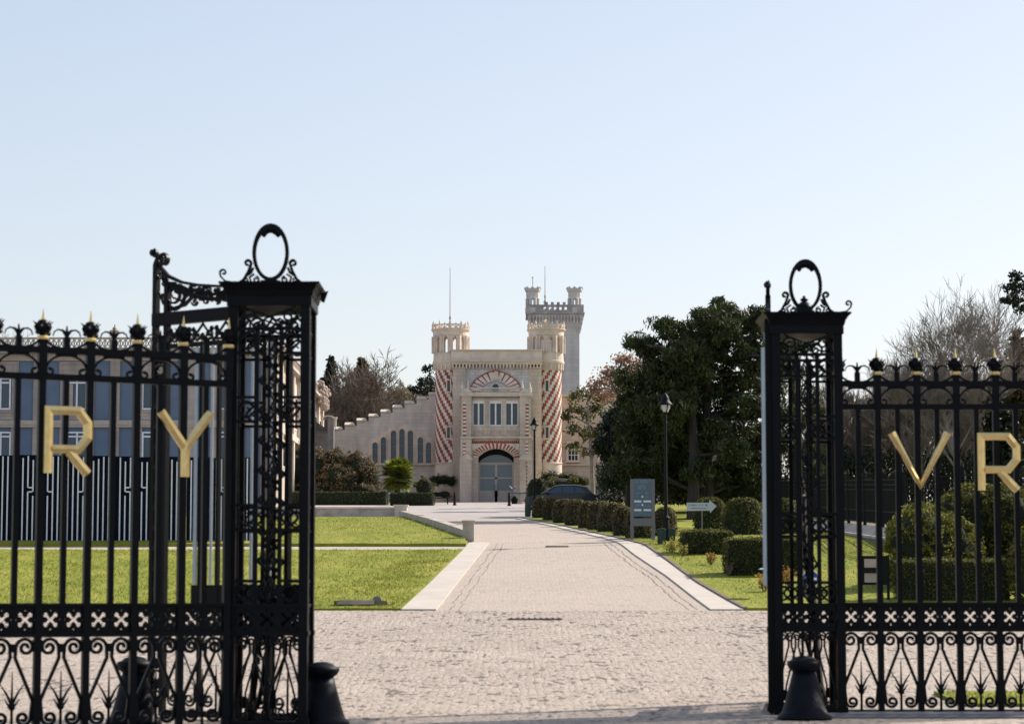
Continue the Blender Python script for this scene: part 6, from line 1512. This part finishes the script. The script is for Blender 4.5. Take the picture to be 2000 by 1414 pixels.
plant('orange leafed seedling on the right lawn', 1388, 1078, 1107, 20, 'orange', 3, 160)
plant('dark bare rose stump left of the larger rectangular hedge', 1422, 1098, 1130, 22, 'bark_brown', 4, 40)
plant('orange leafed plant at the lawn edge beside the gate pier', 1492, 1118, 1160, 34, 'orange', 5, 220)
plant('orange bronze plant behind the lattice of the right gate pier', 1540, 1110, 1150, 50, 'orange', 6, 260)
# dark evergreen belt and bare wood on the right
wg = 'bare trees of the wood behind the right railing'
rb = [bare('leafless tree in the wood beyond the right iron railing', 1700, 700, 138, 51, 'bark_brown', wg, .5, 5, (7,5,5,5,4)), bare('leafless tree in the wood beyond the right iron railing', 1780, 720, 145, 52, 'bark_grey', wg, .5, 5, (7,5,5,5,4)), bare('leafless tree in the wood beyond the right iron railing', 1640, 745, 140, 53, 'bark_brown', wg, .45, 5, (7,5,5,5,4))]
for i, (px, top) in enumerate([(1590,740),(1615,750),(1665,705),(1685,740),(1725,675),(1745,700),(1760,715),(1800,680),(1825,670),(1850,720),(1880,700),(1905,710),(1930,720),(1650,790),(1720,780),(1790,770),(1860,770),(1600,800),(1690,800),(1940,740),(1975,720)]):
    pr_ = rb[i % 3]; Y = 134+rw.uniform(0, 22); X = PX(px, Y, 800); h0 = (PZ((700,720,745)[i%3], (138,145,140)[i%3])-gz(140)); hs = (PZ(top, Y)-gz(Y))/h0
    copy_tree(pr_, (X, Y, gz(Y)), rw.uniform(0, 6), (hs*rw.uniform(.8,1.1), hs*.9, hs))
bare('tall spreading leafless tree highest above the right fence', 1893, 535, 126, 61, 'bark_grey', None, .72, 5, (10,7,6,5,4), minr=.012)
bare('leafless tree leaning right of the tallest bare tree, half hidden by the pine', 1965, 575, 132, 62, 'bark_brown', None, .85, 5, (7,6,5,5,4), minr=.014)
thicket('underwood', 'dense brown underwood behind the right iron railing', [(1560,2060,790,960,160,6), (1560,2060,770,930,166,6)], 'brush', 22000, .22)
thicket('evergreen_underwood', 'dark evergreen undergrowth behind the right iron railing', [(1440,2060,868,985,136,5), (1560,2060,880,985,134,2)], 'pine_dark', 26000, .26)
thicket('undergrowth', 'dark undergrowth below the great pine', [(1165,1470,905,985,130,5), (1290,1480,800,985,131,4), (1290,1480,850,985,128,4)], 'pine_dark', 30000, .24)
thicket('rusty_undergrowth', 'rusty brown undergrowth seen between the pine trunks', [(1330,1440,840,975,126,2)], 'rust', 1500, .16)
conifer('dark conifer behind the letter R on the right fence', 1950, 725, 960, 110, 126, 'pine_dark', 71, dens=4, size=.24, tiers=22)
conifer('olive green conifer at the right edge below the high pine', 1990, 645, 900, 80, 130, 'conifer', 72, dens=4, size=.24, tiers=22)
elr = [ell(a, b, c, d, 122+rp.uniform(-1, 1), c*122/F) for a, b, c, d in [(1985,535,14,10),(1972,562,20,10),(2000,560,24,14),(1985,590,24,14),(2010,600,26,16),(2030,560,30,20),(1970,585,10,8)]]
padtree('pine_tree', 'high dark pine crown at the right edge of the picture', 'tree', (PX(2030,122,800), 122, gz(122)), [[(PX(2030,122,950),122,gz(122)-.2), P(2028,800,122), P(2022,620,122), P(2005,560,122)]], elr, 'pine_dark', 73, per=12, clr=.35, leaves=44, size=.16, trunk_r=.2)
# bare treetops over the left building roof
for i, (px, top, s_) in enumerate([(40,622,81), (175,640,82), (110,632,83)]):
    bare(('leafless treetop showing leftmost above the left building roof', 'leafless treetop above the left building roof behind the second spear', 'leafless treetop above the left building roof between two spears')[i], px, top, 200, s_, 'bark_brown', None, .9, 5, (8,6,5,4,4))
thicket('far_wood', 'distant wood closing the view behind the buildings', [(-400,1000,870,985,250,20), (1000,2400,870,985,250,20)], 'brush', 16000, .6)
